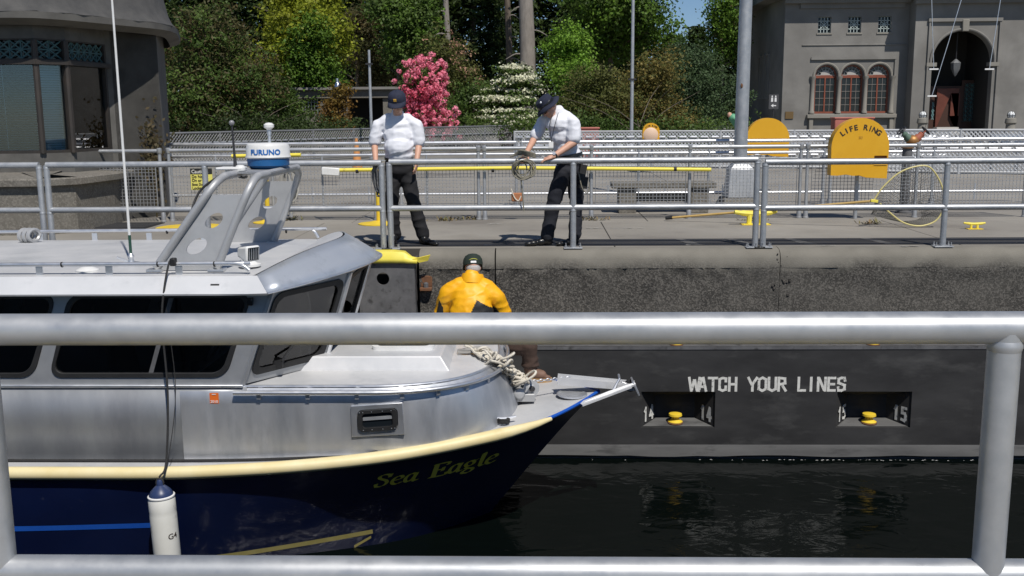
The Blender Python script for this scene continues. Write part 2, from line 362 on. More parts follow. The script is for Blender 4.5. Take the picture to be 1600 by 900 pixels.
for px in (1088, 1170, 1265, 1390):   # worn pale patches across the strip
    p = atz(px, 380, 0)
    b = MB(); b.add([(p.x-.1, 12.11, .008), (p.x+.06, 12.11, .008), (p.x-.12, 12.73, .008), (p.x-.22, 12.73, .008)], [(0, 1, 2, 3)]); 
    b.build('worn_patch', mat('worn_patch', (.05, .05, .05), (.12, .115, .11), rough=.9, scale=8), pier)
# near quay under the photographer, with a yellow painted edge
b = MB(); b.box(-60, 60, -8, 2.62, -4.5, 0); nq = b.build('quay', conc_deck, kind='structure')
b = MB(); b.box(-60, 60, 2.36, 2.615, .001, .006); b.build('painted_edge', yellow, nq)

# lock wall: four cast sections with a rounded smooth coping over pebbled concrete
lw = thing('lock_wall', 'weathered pebbled concrete lock wall with rounded pale coping', 'wall', (0, 11.8, 0))
prof = [(12.02, -.5), (12.02, 0), (11.94, 0), (11.84, -.012), (11.78, -.05), (11.75, -.11), (11.745, -.22)]
face = [(11.745, -.22), (11.752, -.27), (11.757, -.33)]+[(11.76, -.33-.1*k) for k in range(1, 13)]
def wall_sec(x0, x1, rough0=False, rough1=False):
    nx = max(2, min(160, int((x1-x0)/.06)))
    for nm, pf, mm, amp in (('coping', prof, wall_m, .006), ('wall_face', face, wall_m, .016)):
        P = []
        for i in range(nx+1):
            x = x0+(x1-x0)*i/nx; row = []
            for k, (y, z) in enumerate(pf):
                a = amp if (k > 1 or amp > .01) else 0
                dx = 0
                if rough0 and i == 0: dx = rnd.random()*.05
                if rough1 and i == nx: dx = -rnd.random()*.05
                row.append((x+dx, y+rnd.uniform(-a, a), z+(rnd.uniform(-a, a)*.5 if a > .01 else 0)))
            P.append(row)
        b = MB(); b.grid(P)
        for xe in (0, len(P)-1): b.add([p for p in P[xe]]+[(P[xe][0][0], 12.3, P[xe][-1][2]), (P[xe][0][0], 12.3, P[xe][0][2])], [tuple(range(len(P[xe])+2))])
        b.build(nm, mm, lw, recalc=False)
wall_sec(-34, -2.33); wall_sec(-1.42, -.53); wall_sec(-.515, 2.80, rough1=False); wall_sec(2.806, 34, rough0=False)
b = MB(); b.box(-34, 34, 11.95, 12.3, -1.6, -.45); b.build('joint_core', dark_in, lw)
black_conc = mat('broken_concrete', (.03, .028, .025), (.1, .09, .08), rough=.95, scale=20)
# the spalled crack: broken chunks
for k in range(34):
    z = -.06-rnd.random()**1.4*.5; x = 2.81+rnd.gauss(0, .05)*(1-z); s = rnd.uniform(.008, .028)
    b = MB(); b.ell((x, 11.765, z), (s, s*.7, s*.8), rot3(rnd.random()*90, rnd.random()*90), 6, 4); b.build('broken_chunk', black_conc, lw, flat=True)

# floating guide wall with lettered recesses
gy = 11.6
gw = thing('guide_wall', 'black floating guide wall with stencilled lettering and numbered recesses', 'wall', (0, gy, -1.2))
rec = []; pitch = 2.295
for i in range(-6, 8): rec.append((1.195+pitch*i, 14+i))
holes = [[(x, -2.11), (x+.87, -2.11), (x+.87, -1.67), (x, -1.67)] for x, _ in rec]
for k, (x, num) in enumerate(rec):
    b = MB(); b.slab([(x-.7, -2.32), (x-.7+pitch-.0004, -2.32), (x-.7+pitch-.0004, -1.122), (x-.7, -1.122)], [holes[k]], (0, gy, 0), (1, 0, 0), (0, 0, 1), -.0)
    b = MB(); b.slab([(x-.7, -2.32), (x-.7+pitch-.0004, -2.32), (x-.7+pitch-.0004, -1.122), (x-.7, -1.122)], [holes[k]], (0, gy, 0), (1, 0, 0), (0, 0, 1), .02)
    b.build('wall_panel', blackwall, gw)
    o4 = [(x, gy+.015, -2.11), (x+.87, gy+.015, -2.11), (x+.87, gy+.015, -1.67), (x, gy+.015, -1.67)]
    q4 = [(x+.2, gy+.27, -2.07), (x+.67, gy+.27, -2.07), (x+.67, gy+.27, -1.78), (x+.2, gy+.27, -1.78)]
    b = MB(); b.add(o4+q4, [(0, 1, 5, 4), (1, 2, 6, 5), (2, 3, 7, 6), (3, 0, 4, 7), (4, 5, 6, 7)]); b.build('mooring_recess', blackwall, gw, flat=True)
    b = MB(); b.add([(x+.02, gy+.02, -2.101), (x+.85, gy+.02, -2.101), (x+.66, gy+.26, -2.064), (x+.21, gy+.26, -2.064)], [(0, 1, 2, 3)])
    b.build('lit_recess_sill', guide_pale, gw, flat=True)  # paler quad over the recess floor: sunlight on the sill put into colour
b = MB(); b.box(-14, 18, gy+.0, 11.78, -1.142, -1.126); b.box(-14, 18, gy-.008, gy+.001, -1.16, -1.1235); b.build('top_ledge', steel, gw)
b = MB(); P = []
for i in range(120): 
    x = -14+32*i/119; P.append([(x, gy-.002, -2.32), (x, gy-.012, -2.36), (x, gy-.02, -2.455+rnd.uniform(-.012, .012)), (x, gy+.02, -2.475+rnd.uniform(-.015, .012)), (x, gy+.05, -2.8)])
b.grid(P); b.build('waterline_band', guide_pale, gw)
b = MB(); b.box(-14, 18, gy+.3, gy+.4, -2.9, -1.3); b.build('back_plate', dark_in, gw)
fo = MB()
for k in range(60):
    x = rnd.choice((2.1, 2.9, 3.3, 4.0, 4.3, 5.2))+rnd.gauss(0, .16) if k % 5 else rnd.uniform(.4, 7); y = gy-.03-abs(rnd.gauss(0, .018)); l = rnd.uniform(.003, .02)
    fo.add([(x-l, y, WZ+.004), (x, y-.004, WZ+.005), (x+l, y, WZ+.004), (x, y+.006, WZ+.007)], [(0, 1, 2, 3)])
fo.build('foam_line', mat('foam', (.45, .45, .44), None, rough=.7), kind='stuff', flat=True)
# stencil letters (box strokes with stencil gaps), unit cell 0..1 x 0..1
ST = {'W': [[(0, 1), (.2, 0)], [(.28, .12), (.45, .8)], [(.55, .8), (.72, .12)], [(.8, 0), (1, 1)]], 'A': [[(0, 0), (.32, .95)], [(.5, 1), (.62, .62)], [(.7, .4), (.85, 0)], [(.3, .3), (.6, .3)]],
      'T': [[(0, 1), (.95, 1)], [(.5, .85), (.5, 0)]], 'C': [[(.85, .75), (.85, .95), (.55, 1)], [(.4, 1), (.1, .9), (.1, .1), (.4, 0)], [(.55, 0), (.85, .08), (.85, .3)]],
      'H': [[(.08, 0), (.08, 1)], [(.9, 0), (.9, 1)], [(.22, .5), (.76, .5)]], 'Y': [[(0, 1), (.38, .5)], [(1, 1), (.5, .5), (.5, 0)]],
      'O': [[(.42, 1), (.08, .88), (.08, .12), (.42, 0)], [(.58, 0), (.92, .12), (.92, .88), (.58, 1)]], 'U': [[(.08, 1), (.08, .12), (.42, 0)], [(.58, 0), (.92, .12), (.92, 1)]],
      'R': [[(.08, 0), (.08, 1)], [(.22, 1), (.8, .95), (.85, .58), (.25, .5)], [(.5, .42), (.92, 0)]], 'L': [[(.1, 1), (.1, .12)], [(.1, .0), (.85, .0)]], 'I': [[(.4, 0), (.4, 1)]],
      'N': [[(.05, 0), (.05, 1)], [(.17, .95), (.76, .08)], [(.92, 0), (.92, 1)]], 'E': [[(.1, 0), (.1, 1)], [(.25, 1), (.85, 1)], [(.25, .5), (.75, .5)], [(.25, 0), (.85, 0)]],
      'S': [[(.88, .8), (.8, 1), (.55, 1)], [(.42, 1), (.12, .92), (.12, .6), (.85, .42), (.85, .1), (.55, 0)], [(.42, 0), (.15, 0), (.1, .22)]],
      '1': [[(.25, .8), (.5, 1), (.5, 0)]], '4': [[(.1, .32), (.6, 1)], [(.05, .27), (.95, .27)], [(.7, .85), (.7, 0)]], '5': [[(.9, 1), (.15, 1), (.15, .58), (.7, .58), (.88, .42), (.88, .12), (.65, 0), (.12, .05)]],
      '6': [[(.85, .92), (.5, 1), (.12, .85), (.12, .1), (.5, 0), (.88, .12), (.88, .45), (.5, .55), (.2, .48)]]}
def stencil_text(txt, w_, h_, adv, f, wd):
    b = MB()
    for i, ch in enumerate(txt):
        if ch in ST: b.strokes([[(i*adv+p[0]*w_*(1.25 if ch == 'W' else 1), p[1]*h_) for p in pth] for pth in ST[ch]], f, wd)
    return b
tx = lambda u, v, l: (1.755+u, gy-l, -1.655+v)
stencil_text('WATCH YOUR LINES', .096, .15, .1155, tx, .03).build('lettering', stencil, gw, flat=True)
def splay(side, x):
    if side < 0: O, D = Vector((x+.02, gy+.03, -2.045)), Vector((.2, .255, 0)).normalized()
    else: O, D = Vector((x+.69, gy+.245, -2.045)), Vector((.2, -.255, 0)).normalized()
    N = D.cross(Vector((0, 0, 1))); 
    if N.y > 0: N = -N
    return O, D, N
for x, num in rec:
    if num not in (14, 15, 16): continue
    for sd in (-1, 1):
        O, D, N = splay(sd, x)
        f = lambda u, v, l: O+D*(u*1.0+(.02 if sd < 0 else .08))+Vector((0, 0, v))+N*(l+.004)
        stencil_text(str(num), .085 if sd < 0 else .06, .15, .13 if sd < 0 else .1, f, .034).build('recess_number', stencil, gw, flat=True)
# yellow mooring buttons
def button(p, label, s=1.0):
    b = MB(); b.lathe([(.088*s, 0), (.092*s, .02*s), (.05*s, .045*s), (.046*s, .07*s), (.085*s, .095*s), (.08*s, .118*s), (.03*s, .13*s), (0.001, .13*s)], p, n=20)
    o = thing('mooring_button', label, 'bollard', p, 'yellow mooring buttons on the guide wall'); b.build('button', yellow, o)
    b = MB(); b.lathe([(.1*s, -.004), (.1*s, .008), (.09*s, .012)], p, n=20); b.build('flange', rust, o)
for px, nm in ((1054, 'yellow mooring button in the recess just off the boat bow'), (1355, 'yellow mooring button in the recess under the end of the painted words'), (1655, '')):
    if nm: p = at(px, 664, gy+.17); button(V(p.x, gy+.12, -2.086), nm, .95)
for px, nm in ((1057, 'yellow button on the wall ledge above the words'), (1364, 'yellow button on the wall ledge past the end of the words')):
    p = at(px, 541, gy+.09); button(V(p.x, gy+.095, -1.125), nm, .8)

# steel guide post in the wall slot, yellow capped
gp = thing('guide_post', 'grey steel guide post with round holes and chipped yellow cap', 'post', (-1.78, 11.7, -1.2))
b = MB(); hl = [circ(-1.83, -.31-.47*k, .075, 22) for k in range(5)]
b.slab([(-2.12, -2.6), (-1.43, -2.6), (-1.46, -.09), (-2.11, -.09)], hl, (0, 11.6, 0), (1, 0, 0), (0, 0, 1), .03); b.build('face_plate', steel, gp)
b = MB(); b.box(-2.1, -2.07, 11.631, 12.2, -2.6, -.1); b.box(-1.49, -1.46, 11.631, 12.2, -2.6, -.1); b.build('side_plate', steel, gp)
b = MB(); b.box(-2.33, -1.42, 12.2, 12.28, -2.6, -.3); b.build('slot_back', dark_in, gp)
P = []
for x, wd, h in ((-2.13, .07, .045), (-2.08, .13, .08), (-1.95, .17, .095), (-1.7, .17, .095), (-1.58, .14, .085), (-1.49, .06, .03), (-1.42, .05, .015)):
    P.append([V(x, 11.565+.0, -.13+h*.1), V(x, 11.565, -.1+h*.3), V(x, 11.6, -.09+h), V(x, 11.6+wd, -.09+h), V(x, 11.62+wd*1.5, -.1)])
b = MB(); b.grid(P); b.build('cap', yellow_pale, gp, solid=.012)
b = MB(); b.add([(-1.475, 11.57, -.075), (-1.27, 11.6, -.03), (-1.3, 11.62, -.1), (-1.4, 11.6, -.12)], [(0, 1, 2, 3)]); b.build('cap_lip', yellow_pale, gp, flat=True, solid=.01)
for s_ in (-1, 1):
    b = MB(); x = -1.78+s_*.44; b.box(x-.07, x+.07, 11.66, 11.95, -.47, -.43); b.box(x-.07, x+.07, 11.75, 11.8, -.43, -.3); b.build('bracket', rust, gp, bevel=.008)
b = MB()
for s_ in (-1, 1): b.lathe([(.03, 0), (.03, .05), (.015, .06)], (-1.78+s_*.44, 11.7, -.43), n=8)
b.build('bolt', steel, gp)

# ================================================================== RAILINGS
def rail(name, label, cat, group, xs, y, ztop, zmid, r, ends, base=True, loc=None):
    o = thing(name, label, cat, (xs[0], y, 0), group)
    b = MB(); pts = [(xs[0], y, ztop), (xs[-1], y, ztop)]
    if ends[0]: pts = [(xs[0], y, ztop-.03), (xs[0]+.004, y, ztop-.012), (xs[0]+.03, y, ztop)] + pts[1:]
    if ends[1]: pts = pts[:-1]+[(xs[-1]-.03, y, ztop), (xs[-1]-.004, y, ztop-.012), (xs[-1], y, ztop-.03)]
    b.tube(pts, r, 20); b.build('top_rail', galv, o)
    for a, c in zip(xs[:-1], xs[1:]): b = MB(); b.tube([(a, y, zmid), (c, y, zmid)], r*.98, 16); b.build('mid_rail', galv, o)
    for i, x in enumerate(xs):
        b = MB(); b.tube([(x, y, 0), (x, y, ztop-.005)], r*.97, 20); ps = b.build('post', galv, o)
        for z_ in (zmid-r, ztop-r*1.1): b = MB(); b.lathe([(r*.96, -.014), (r*1.05, -.004), (r*1.05, .004), (r*.96, .014)], (x, y, z_), n=20); b.build('weld', galv, ps)
        if base:
            b = MB(); b.box(x-.11, x+.11, y-.06, y+.06, .0, .014); bp_ = b.build('base_plate', galv, o, bevel=.002)
            b = MB()
            for sx in (-.085, .085):
                for sy in (-.04, .04): b = MB(); b.lathe([(.013, 0), (.013, .016), (.006, .018), (.006, .045)], (x+sx, y+sy, .014), n=6); b.build('anchor_bolt', alu_dull, bp_)
    return o
gr = 'railing sections along the far lock wall'
rail('railing', 'pipe railing section at the left before the stone control house', 'railing', gr, [-10.1, -8.05, -5.93], 11.9, 1.02, .485, .036, (0, 0))
rail('railing', 'pipe railing section with the caution sign behind it', 'railing', gr, [-5.84, -3.95, -1.855], 11.9, 1.02, .485, .036, (0, 0))
rail('railing', 'pipe railing section with the two white shirted men behind it', 'railing', gr, [-1.765, .395, 2.535], 11.9, 1.03, .485, .036, (0, 0))
rail('railing', 'pipe railing section right of the men, below the life ring box', 'railing', gr, [2.625, 4.72, 6.82], 11.9, 1.0, .465, .036, (0, 0))
rail('railing', 'bright pipe railing across the foreground in front of the boat', 'railing', None, [-3.65, -1.325, 1.068, 3.4], 2.3, 1.071, .468, .0375, (0, 0))

# second fence: mesh panels between pipe posts
FY = 15.3
def mesh_fence(label, xs, thin, y=FY, gap=None):
    o = thing('mesh_fence', label, 'fence', (xs[0], y, 0), 'wire mesh railing sections across the pier')
    b = MB(); b.tube([(xs[0], y, 1.07), (xs[-1], y, 1.07)], .03, 14); b.build('top_rail', galv, o)
    for x in xs:
        b = MB(); b.tube([(x, y, 0), (x, y, 1.07)], .026, 12); ps = b.build('post', galv, o)
        b = MB(); b.lathe([(.045, 0), (.045, .02), (.036, .025), (.036, .13), (.028, .15)], (x, y, 0), n=12); b.build('post_sleeve', alu_dull, ps)
        b = MB(); b.lathe([(.034, 1.03), (.04, 1.04), (.04, 1.1), (.02, 1.115)], (x, y, 0), n=12); b.build('post_cap', galv, ps)
    for x in thin: b = MB(); b.tube([(x, y-.02, .2), (x, y-.02, .98)], .014, 8); b.build('panel_stile', galv, o)
    for a, c in zip(xs[:-1], xs[1:]):
        a += .06; c -= .06; y2 = y-.035
        b = MB(); b.tube([(a, y2, .19), (c, y2, .19), (c, y2, .9), (a, y2, .9)], .013, 8, closed=True); b.build('panel_frame', galv, o)
        b = MB(); n = int((c-a)/.052)
        for i in range(1, n): x = a+(c-a)*i/n; b.tube([(x, y2, .19), (x, y2, .9)], .0045, 4, caps=False)
        for i in range(1, 14): z = .19+.71*i/14; b.tube([(a, y2, z), (c, y2, z)], .0045, 4, caps=False)
        b.build('wire_mesh', wire_m, o, kind='stuff', flat=True)
mesh_fence('wire mesh fence section behind the boat radar and the caution sign', [-5.62, -4.05, -2.48, -.92], [-4.9, -3.28, -1.7])
mesh_fence('wire mesh fence section behind the man handling rope', [-.83, .78, 2.25, 3.9], [])
mesh_fence('wire mesh fence section behind the landing net', [4.0, 5.62, 7.25], [])
# short mesh gate by the house
mesh_fence('short wire mesh gate beside the control house wall', [-6.85, -5.72], [], y=15.2)
# pier-edge railing further back
BY = 17.5
for lab, xs in (('white pipe railing at the pier edge behind the left man', [-6.4, -4.4, -2.4, -.4]), ('white pipe railing at the pier edge behind the bench', [-.3, 1.7, 2.9, 4.85]), ('white pipe railing at the pier edge right of the life ring box', [4.97, 6.7, 8.6])):
    o = thing('pier_railing', lab, 'railing', (xs[0], BY, 0), 'white pipe railings on the pier edge')
    for z, r in ((1.1, .03), (.9, .026), (.22, .026)):
        b = MB(); b.tube([(xs[0], BY, z), (xs[-1], BY, z)], r, 10); b.build('rail', alu_bright, o)
    for x in xs:
        b = MB(); b.tube([(x, BY, 0), (x, BY, 1.1)], .028, 10); ps = b.build('post', galv, o)
        b = MB(); b.lathe([(.09, 0), (.09, .015), (.045, .02), (.04, .1)], (x, BY, 0), n=12); b.build('post_foot', alu_dull, ps)
    b = MB(); x = xs[0]+.5
    while x < xs[-1]-.2: b.tube([(x, BY, .08), (x, BY, .36)], .012, 6); x += .98
    b.build('stub', alu_bright, o)

# expanded metal fences on the lock gates beyond
def exp_fence(label, p0, p1, h, cell=.22, rows=(), zb=0, mm=None, sr=.012):
    mm = mm or exp_m
    o = thing('gate_fence', label, 'fence', p0, 'expanded metal fences on the lock gates')
    p0, p1 = Vector(p0), Vector(p1); d = p1-p0; ln = d.length; u = d/ln
    b = MB()
    for z in (.05, h): b.tube([p0+V(0, 0, z), p1+V(0, 0, z)], .03, 6)
    b.build('frame_rail', mm, o)
    k = int(ln/2)
    for i in range(k+1): b = MB(); b.tube([p0+d*i/k, p0+d*i/k+V(0, 0, h+.03)], .035, 6); b.build('post', mm, o)
    b = MB(); n = int(ln/cell)   # diamond strands
    for i in range(-int(h/cell)*1, n):
        for sgn in (1, -1):
            a = i*cell; c = a+h*.9; za, zb_ = (.05, h) if sgn > 0 else (h, .05)
            ta, tb = max(0, -a/(c-a)), min(1, (ln-a)/(c-a))
            if tb <= ta: continue
            q0 = p0+u*(a+(c-a)*ta)+V(0, 0, za+(zb_-za)*ta); q1 = p0+u*(a+(c-a)*tb)+V(0, 0, za+(zb_-za)*tb)
            b.tube([q0, q1], sr, 4, caps=False)
    b.build('expanded_metal', mm, o, kind='stuff', flat=True)
    for z in rows:
        b = MB(); nn = int(ln/.3)
        for i in range(nn): q = p0+d*(i+.15)/nn; b.tube([q+V(0, -.04, z), q+u*(.2)+V(0, -.04, z)], .03, 5)
        b.build('perforated_tread', wire_m if mm is exp_dark else alu_bright, o, kind='stuff', flat=True)
exp_fence('long dark grey expanded metal fence along the lock gate, left half', (-11.8, 32, 0), (-1.3, 48, 0), 1.08, .12, (.35, .75), mm=exp_dark)
exp_fence('bright expanded metal fence behind the tall lamp post', (-.75, 31, 0), (11.2, 28.2, 0), 1.06, .1, (.4, .65, .9), sr=.02)
exp_fence('bright expanded metal fence behind the life ring box', (8.4, 27, 0), (15.2, 24.5, 0), 1.1, .1, (.4, .65, .9), sr=.02)
# ================================================================== THE BOAT
YC = 9.95
XT = .587
boat = thing('workboat', 'aluminium cabin workboat with navy hull, cream strake and gold name Sea Eagle', 'boat', (-4, YC, WZ))
def zs(x): return -1.49+(.28*((x+3.3)/3.89)**2 if x > -3.3 else 0)
_sp = []
for px, py in ((0, 738), (250, 737), (450, 728), (600, 713), (700, 695), (800, 673), (860, 657), (900, 635), (920, 623)):
    z = -1.4
    for _ in range(30): p = atz(px, py, z); z = zs(p.x)
    _sp.append((p.x, YC-p.y))
_sx = [-9]+[a for a, _ in _sp]+[XT]; _sh = [1.6]+[max(h, .02) for _, h in _sp]+[0.0]
_sh[1] = _sh[2] = 1.6
def hb(x): return float(np.interp(x, _sx, _sh))
# smooth the plan curve
_gx = np.linspace(-9, XT, 240); _gh = np.array([hb(x) for x in _gx])
for _ in range(60): _gh[1:-1] = (_gh[:-2]+2*_gh[1:-1]+_gh[2:])/4
def hs(x): return float(np.interp(x, _gx, _gh))
print('sheer', [(round(a, 2), round(h, 2)) for a, h in _sp])
# hull: t 0 = sheer .. 1 = keel
def stem(t): return XT-(1.62*t**.85)
def hullpt(u, t, side):
    xs = stem(t); x = -8.8+(xs+8.8)*u; d = xs-x
    st = 1+.6*t; h = hs(XT-d/st)*(1-.04*t-.9*max(0, t-.78)**2*12 if t > .78 else 1-.04*t)
    fl = max(0, 1-d/3.2); h *= 1-.18*fl*math.sin(math.pi*min(1, t*1.1))*.8
    z = zs(x)*(1-t)+(-3.15)*t
    return V(x, YC+side*-max(h, 0), z)
us = [1-(1-i/70)**1.6 for i in range(71)]; ts = [0, .05, .12, .2, .3, .4, .5, .6, .7, .8, .9, 1]
b = MB()
for sd in (1, -1):
    P = [[hullpt(u, t, sd) for t in ts] for u in us]; b.grid(P if sd > 0 else P[::-1])
tr = [hullpt(0, t, 1) for t in ts]+[hullpt(0, t, -1) for t in ts][::-1]; b.add(tr, [tuple(range(len(tr)))])
hull = b.build('hull', navy, boat, recalc=True)
def hull_at(x, z, off=.003):
    """point on the starboard topside, with outward normal"""
    t = 0
    for _ in range(25):
        xs = stem(t); u = (x+8.8)/(xs+8.8); zz = zs(x); t = min(1, max(0, (zz-z)/(zz+3.15)))
    u = min(1, (x+8.8)/(stem(t)+8.8)); p = hullpt(u, t, 1)
    a = hullpt(max(0, u-.01), t, 1); c = hullpt(u, max(0, t-.02), 1)
    nn = (p-a).cross(c-p)
    if nn.y > 0: nn = -nn
    return p+nn.normalized()*off
# boot stripe and blue stripe
def stripe(name, m, x0, x1, zf, wd, parent=hull, n=60, off=.003):
    P = [[hull_at(x, zf(x)+wd/2, off), hull_at(x, zf(x)-wd/2, off)] for x in [x0+(x1-x0)*i/n for i in range(n+1)]]
    b = MB(); b.grid(P); b.build(name, m, parent)
stripe('side_stripe', blue, -8.7, -3.3, lambda x: -2.03, .05)
gst = mat('boot_stripe', (.34, .29, .09), (.42, .36, .14), rough=.6, scale=6)
stripe('boot_stripe', gst, -8.7, -1.6, lambda x: -2.43+.02*(x+3)+.035*max(0, x+3.2)**1.3, .05)
stripe('boot_stripe', gst, -1.78, -1.62, lambda x: -2.40+1.1*(x+1.62)*.5, .03)
# rubbing strake
xe = .1
b = MB(); b.tube([V(x, YC-hs(x)-.02, zs(x)-.005) for x in np.linspace(-8.7, xe, 70)], [.058]*66+[.054, .045, .034, .022], 12); b.build('rubbing_strake', cream, boat)
b = MB(); b.tube([V(x, YC+hs(x)+.02, zs(x)-.005) for x in np.linspace(-8.7, xe, 70)], [.058]*66+[.054, .045, .034, .022], 12); b.build('rubbing_strake', cream, boat)
for sd in (1, -1):
    b = MB(); b.tube([V(x, YC-sd*(hs(x)+.006), zs(x)+.004) for x in np.linspace(xe-.04, XT+.01, 30)], .017, 8); b.build('bow_edge', blue, boat)
# deck
P = []
for x in np.concatenate((np.linspace(-8.8, -2, 30), np.linspace(-1.9, XT, 40))):
    P.append([V(x, YC-hs(x)*(1-2*j/10), zs(x)+.012+.03*(1-(1-2*j/10)**2)*min(1, hs(x))) for j in range(11)])
b = MB(); b.grid(P); b.build('deck', deckpaint, boat, recalc=True)
# name lettering, pen strokes on the topside
LET = {
 'S': [[(.66, 1.12), (.62, 1.3), (.46, 1.42), (.25, 1.4), (.12, 1.24), (.16, 1.02), (.34, .84), (.52, .66), (.58, .42), (.5, .18), (.3, .04), (.1, .08), (.02, .24), (.04, .42)], [(.68, 1.42), (.64, 1.06)], [(.0, .02), (.05, .4)]],
 'e': [[(.08, .48), (.32, .52), (.52, .62), (.54, .82), (.4, .96), (.2, .86), (.07, .58), (.06, .28), (.18, .06), (.36, .03), (.54, .18)]],
 'a': [[(.5, .86), (.36, .96), (.18, .84), (.06, .54), (.06, .22), (.16, .05), (.3, .1), (.46, .4), (.54, .92)], [(.58, .96), (.5, .4), (.5, .12), (.58, .02), (.7, .14)]],
 'E': [[(.05, 0), (.85, 0), (.9, .3)], [(.12, 1.42), (.88, 1.42), (.86, 1.16)], [(.22, 1.4), (.22, .04)], [(.3, 1.4), (.3, .04)], [(.28, .74), (.66, .74)], [(.68, .94), (.66, .54)]],
 'g': [[(.44, .94), (.22, .92), (.08, .7), (.12, .46), (.3, .38), (.48, .52), (.5, .78), (.4, .94)], [(.48, .88), (.68, .96)], [(.2, .38), (.12, .24), (.26, .14), (.5, .06), (.54, -.16), (.36, -.36), (.12, -.34), (.0, -.2), (.08, -.04), (.24, .1)]],
 'l': [[(.12, 1.44), (.26, 1.46), (.22, .8), (.18, .2), (.26, .04), (.4, .12)], [(.18, 1.4), (.14, .2)]]}
ADV = {'S': .8, 'e': .68, 'a': .78, ' ': .5, 'E': 1.02, 'g': .72, 'l': .44}
ta, te = at(585, 770, 8.95), at(784, 720, 9.3)
# baseline on the hull through the two measured ends
b = MB(); cur = 0; total = sum(ADV[c] for c in 'Sea Eagle')
x0, x1, za, zb = -1.53, -.42, -1.80, -1.71
for ch in 'Sea Eagle':
    if ch in LET:
        def f(u, v, l, cur=cur):
            s_ = max(0, (cur+u+v*.22)/total); X = x0+(x1-x0)*s_; Z = za+(zb-za)*s_**1.25+v*.098*(1+.12*s_)
            return hull_at(X, Z, .004+l)
        b.strokes([spline2 for spline2 in [[(p.x, p.y) for p in spline([(q[0], q[1], 0) for q in pth], 4)] if len(pth) > 2 else pth for pth in LET[ch]]], f, .055, (.07, .035))
    cur += ADV[ch]
b.build('name_lettering', gold, hull, flat=True)

# ---- forward trunk cabin
TT = -.80
def trunk_out(s, hw, xn, p=2.6, xb=-3.2, xc=-1.55):
    """half outline from aft to nose: s 0..1 -> (x, half width)"""
    if s < .4: return xb+(xc-xb)*s/.4, hw
    a = (s-.4)/.6*math.pi/2; c, q = math.sin(a), math.cos(a)
    return xc+(xn-xc)*abs(c)**(2/p*1.15), hw*abs(q)**(2/p)
ss = [i/60 for i in range(61)]
levels = [(1.33, -.2, None), (1.335, -.24, -1.15), (1.34, -.31, -.95), (1.335, -.38, -.84), (1.31, -.42, TT)]
P = []
for hw, xn, z in levels:
    row = []
    for s in ss: x, h = trunk_out(s, hw, xn); row.append(V(x, YC-h, (zs(x)-.02 if z is None else z)))
    for s in ss[::-1][1:]: x, h = trunk_out(s, hw, xn); row.append(V(x, YC+h, (zs(x)-.02 if z is None else z)))
    P.append(row)
b = MB(); b.grid(P); b.build('trunk_side', alu, boat, recalc=True, angle=50)
row = P[-1]; k = len(row); b = MB(); Q = []
for i in range(k//2+1):
    a, c = row[i], row[k-1-i]; Q.append([a.lerp(c, j/12)+V(0, 0, .035*(1-(2*j/12-1)**2)*min(1, (c.y-a.y))) for j in range(13)])
b.grid(Q); b.build('trunk_top', deckpaint, boat, recalc=True, angle=60)
# lip + stand-off handrail round the trunk edge
lip = [p+V(0, 0, .004) for p in row]
b = MB(); b.tube(lip, .014, 8); b.build('trunk_edge', alu_bright, boat)
rr = []
for s in [i/50 for i in range(51)]:
    x, h = trunk_out(.12+s*.88, 1.385, -.33); rr.append(V(x, YC-h, TT-.035))
for s in [i/50 for i in range(50)][::-1]:
    x, h = trunk_out(.12+s*.88, 1.385, -.33); rr.append(V(x, YC+h, TT-.035))
b = MB(); b.tube(rr, .02, 10); hr = b.build('trunk_handrail', alu_bright, boat)
for i in list(range(3, 50, 6))+list(range(56, 100, 6)):
    p = rr[i]; q = rr[i+1]; d = (q-p).normalized(); nn = V(d.y, -d.x, 0)*-1
    if (V(-1.6, YC, p.z)-p).dot(nn) < 0: nn = -nn
    b = MB(); M = Matrix((d, nn, V(0, 0, 1))).transposed(); b.obox(p+nn*.035+V(0, 0, -.035), (.035, .05, .06), M); b.build('rail_tab', alu_bright, hr)
# raised hatch house with hatch
hx0, hx1 = -2.35, -.93
b = MB(); y0, y1 = 9.13, 10.77
o4 = [(hx0, y0, TT), (hx1+.1, y0, TT-.005), (hx1+.1, y1, TT-.005), (hx0, y1, TT)]; i4 = [(hx0, y0+.06, -.655), (hx1, y0+.06, -.655), (hx1, y1-.06, -.655), (hx0, y1-.06, -.655)]
b.add(o4+i4, [(0, 1, 5, 4), (1, 2, 6, 5), (2, 3, 7, 6), (3, 0, 4, 7), (4, 5, 6, 7)]); b.build('hatch_house', deckpaint, boat, bevel=.012, flat=True)
b = MB(); b.slab(roundrect(-1.62, -1.02, 9.42, 10.02, .07), [roundrect(-1.57, -1.07, 9.47, 9.97, .05)], (0, 0, -.62), (1, 0, 0), (0, 1, 0), .035); ht = b.build('deck_hatch', white_pl, boat)
b = MB(); b.slab(roundrect(-1.57, -1.07, 9.47, 9.97, .05), [], (0, 0, -.632), (1, 0, 0), (0, 1, 0), .01); b.build('hatch_pane', glass_far, ht)
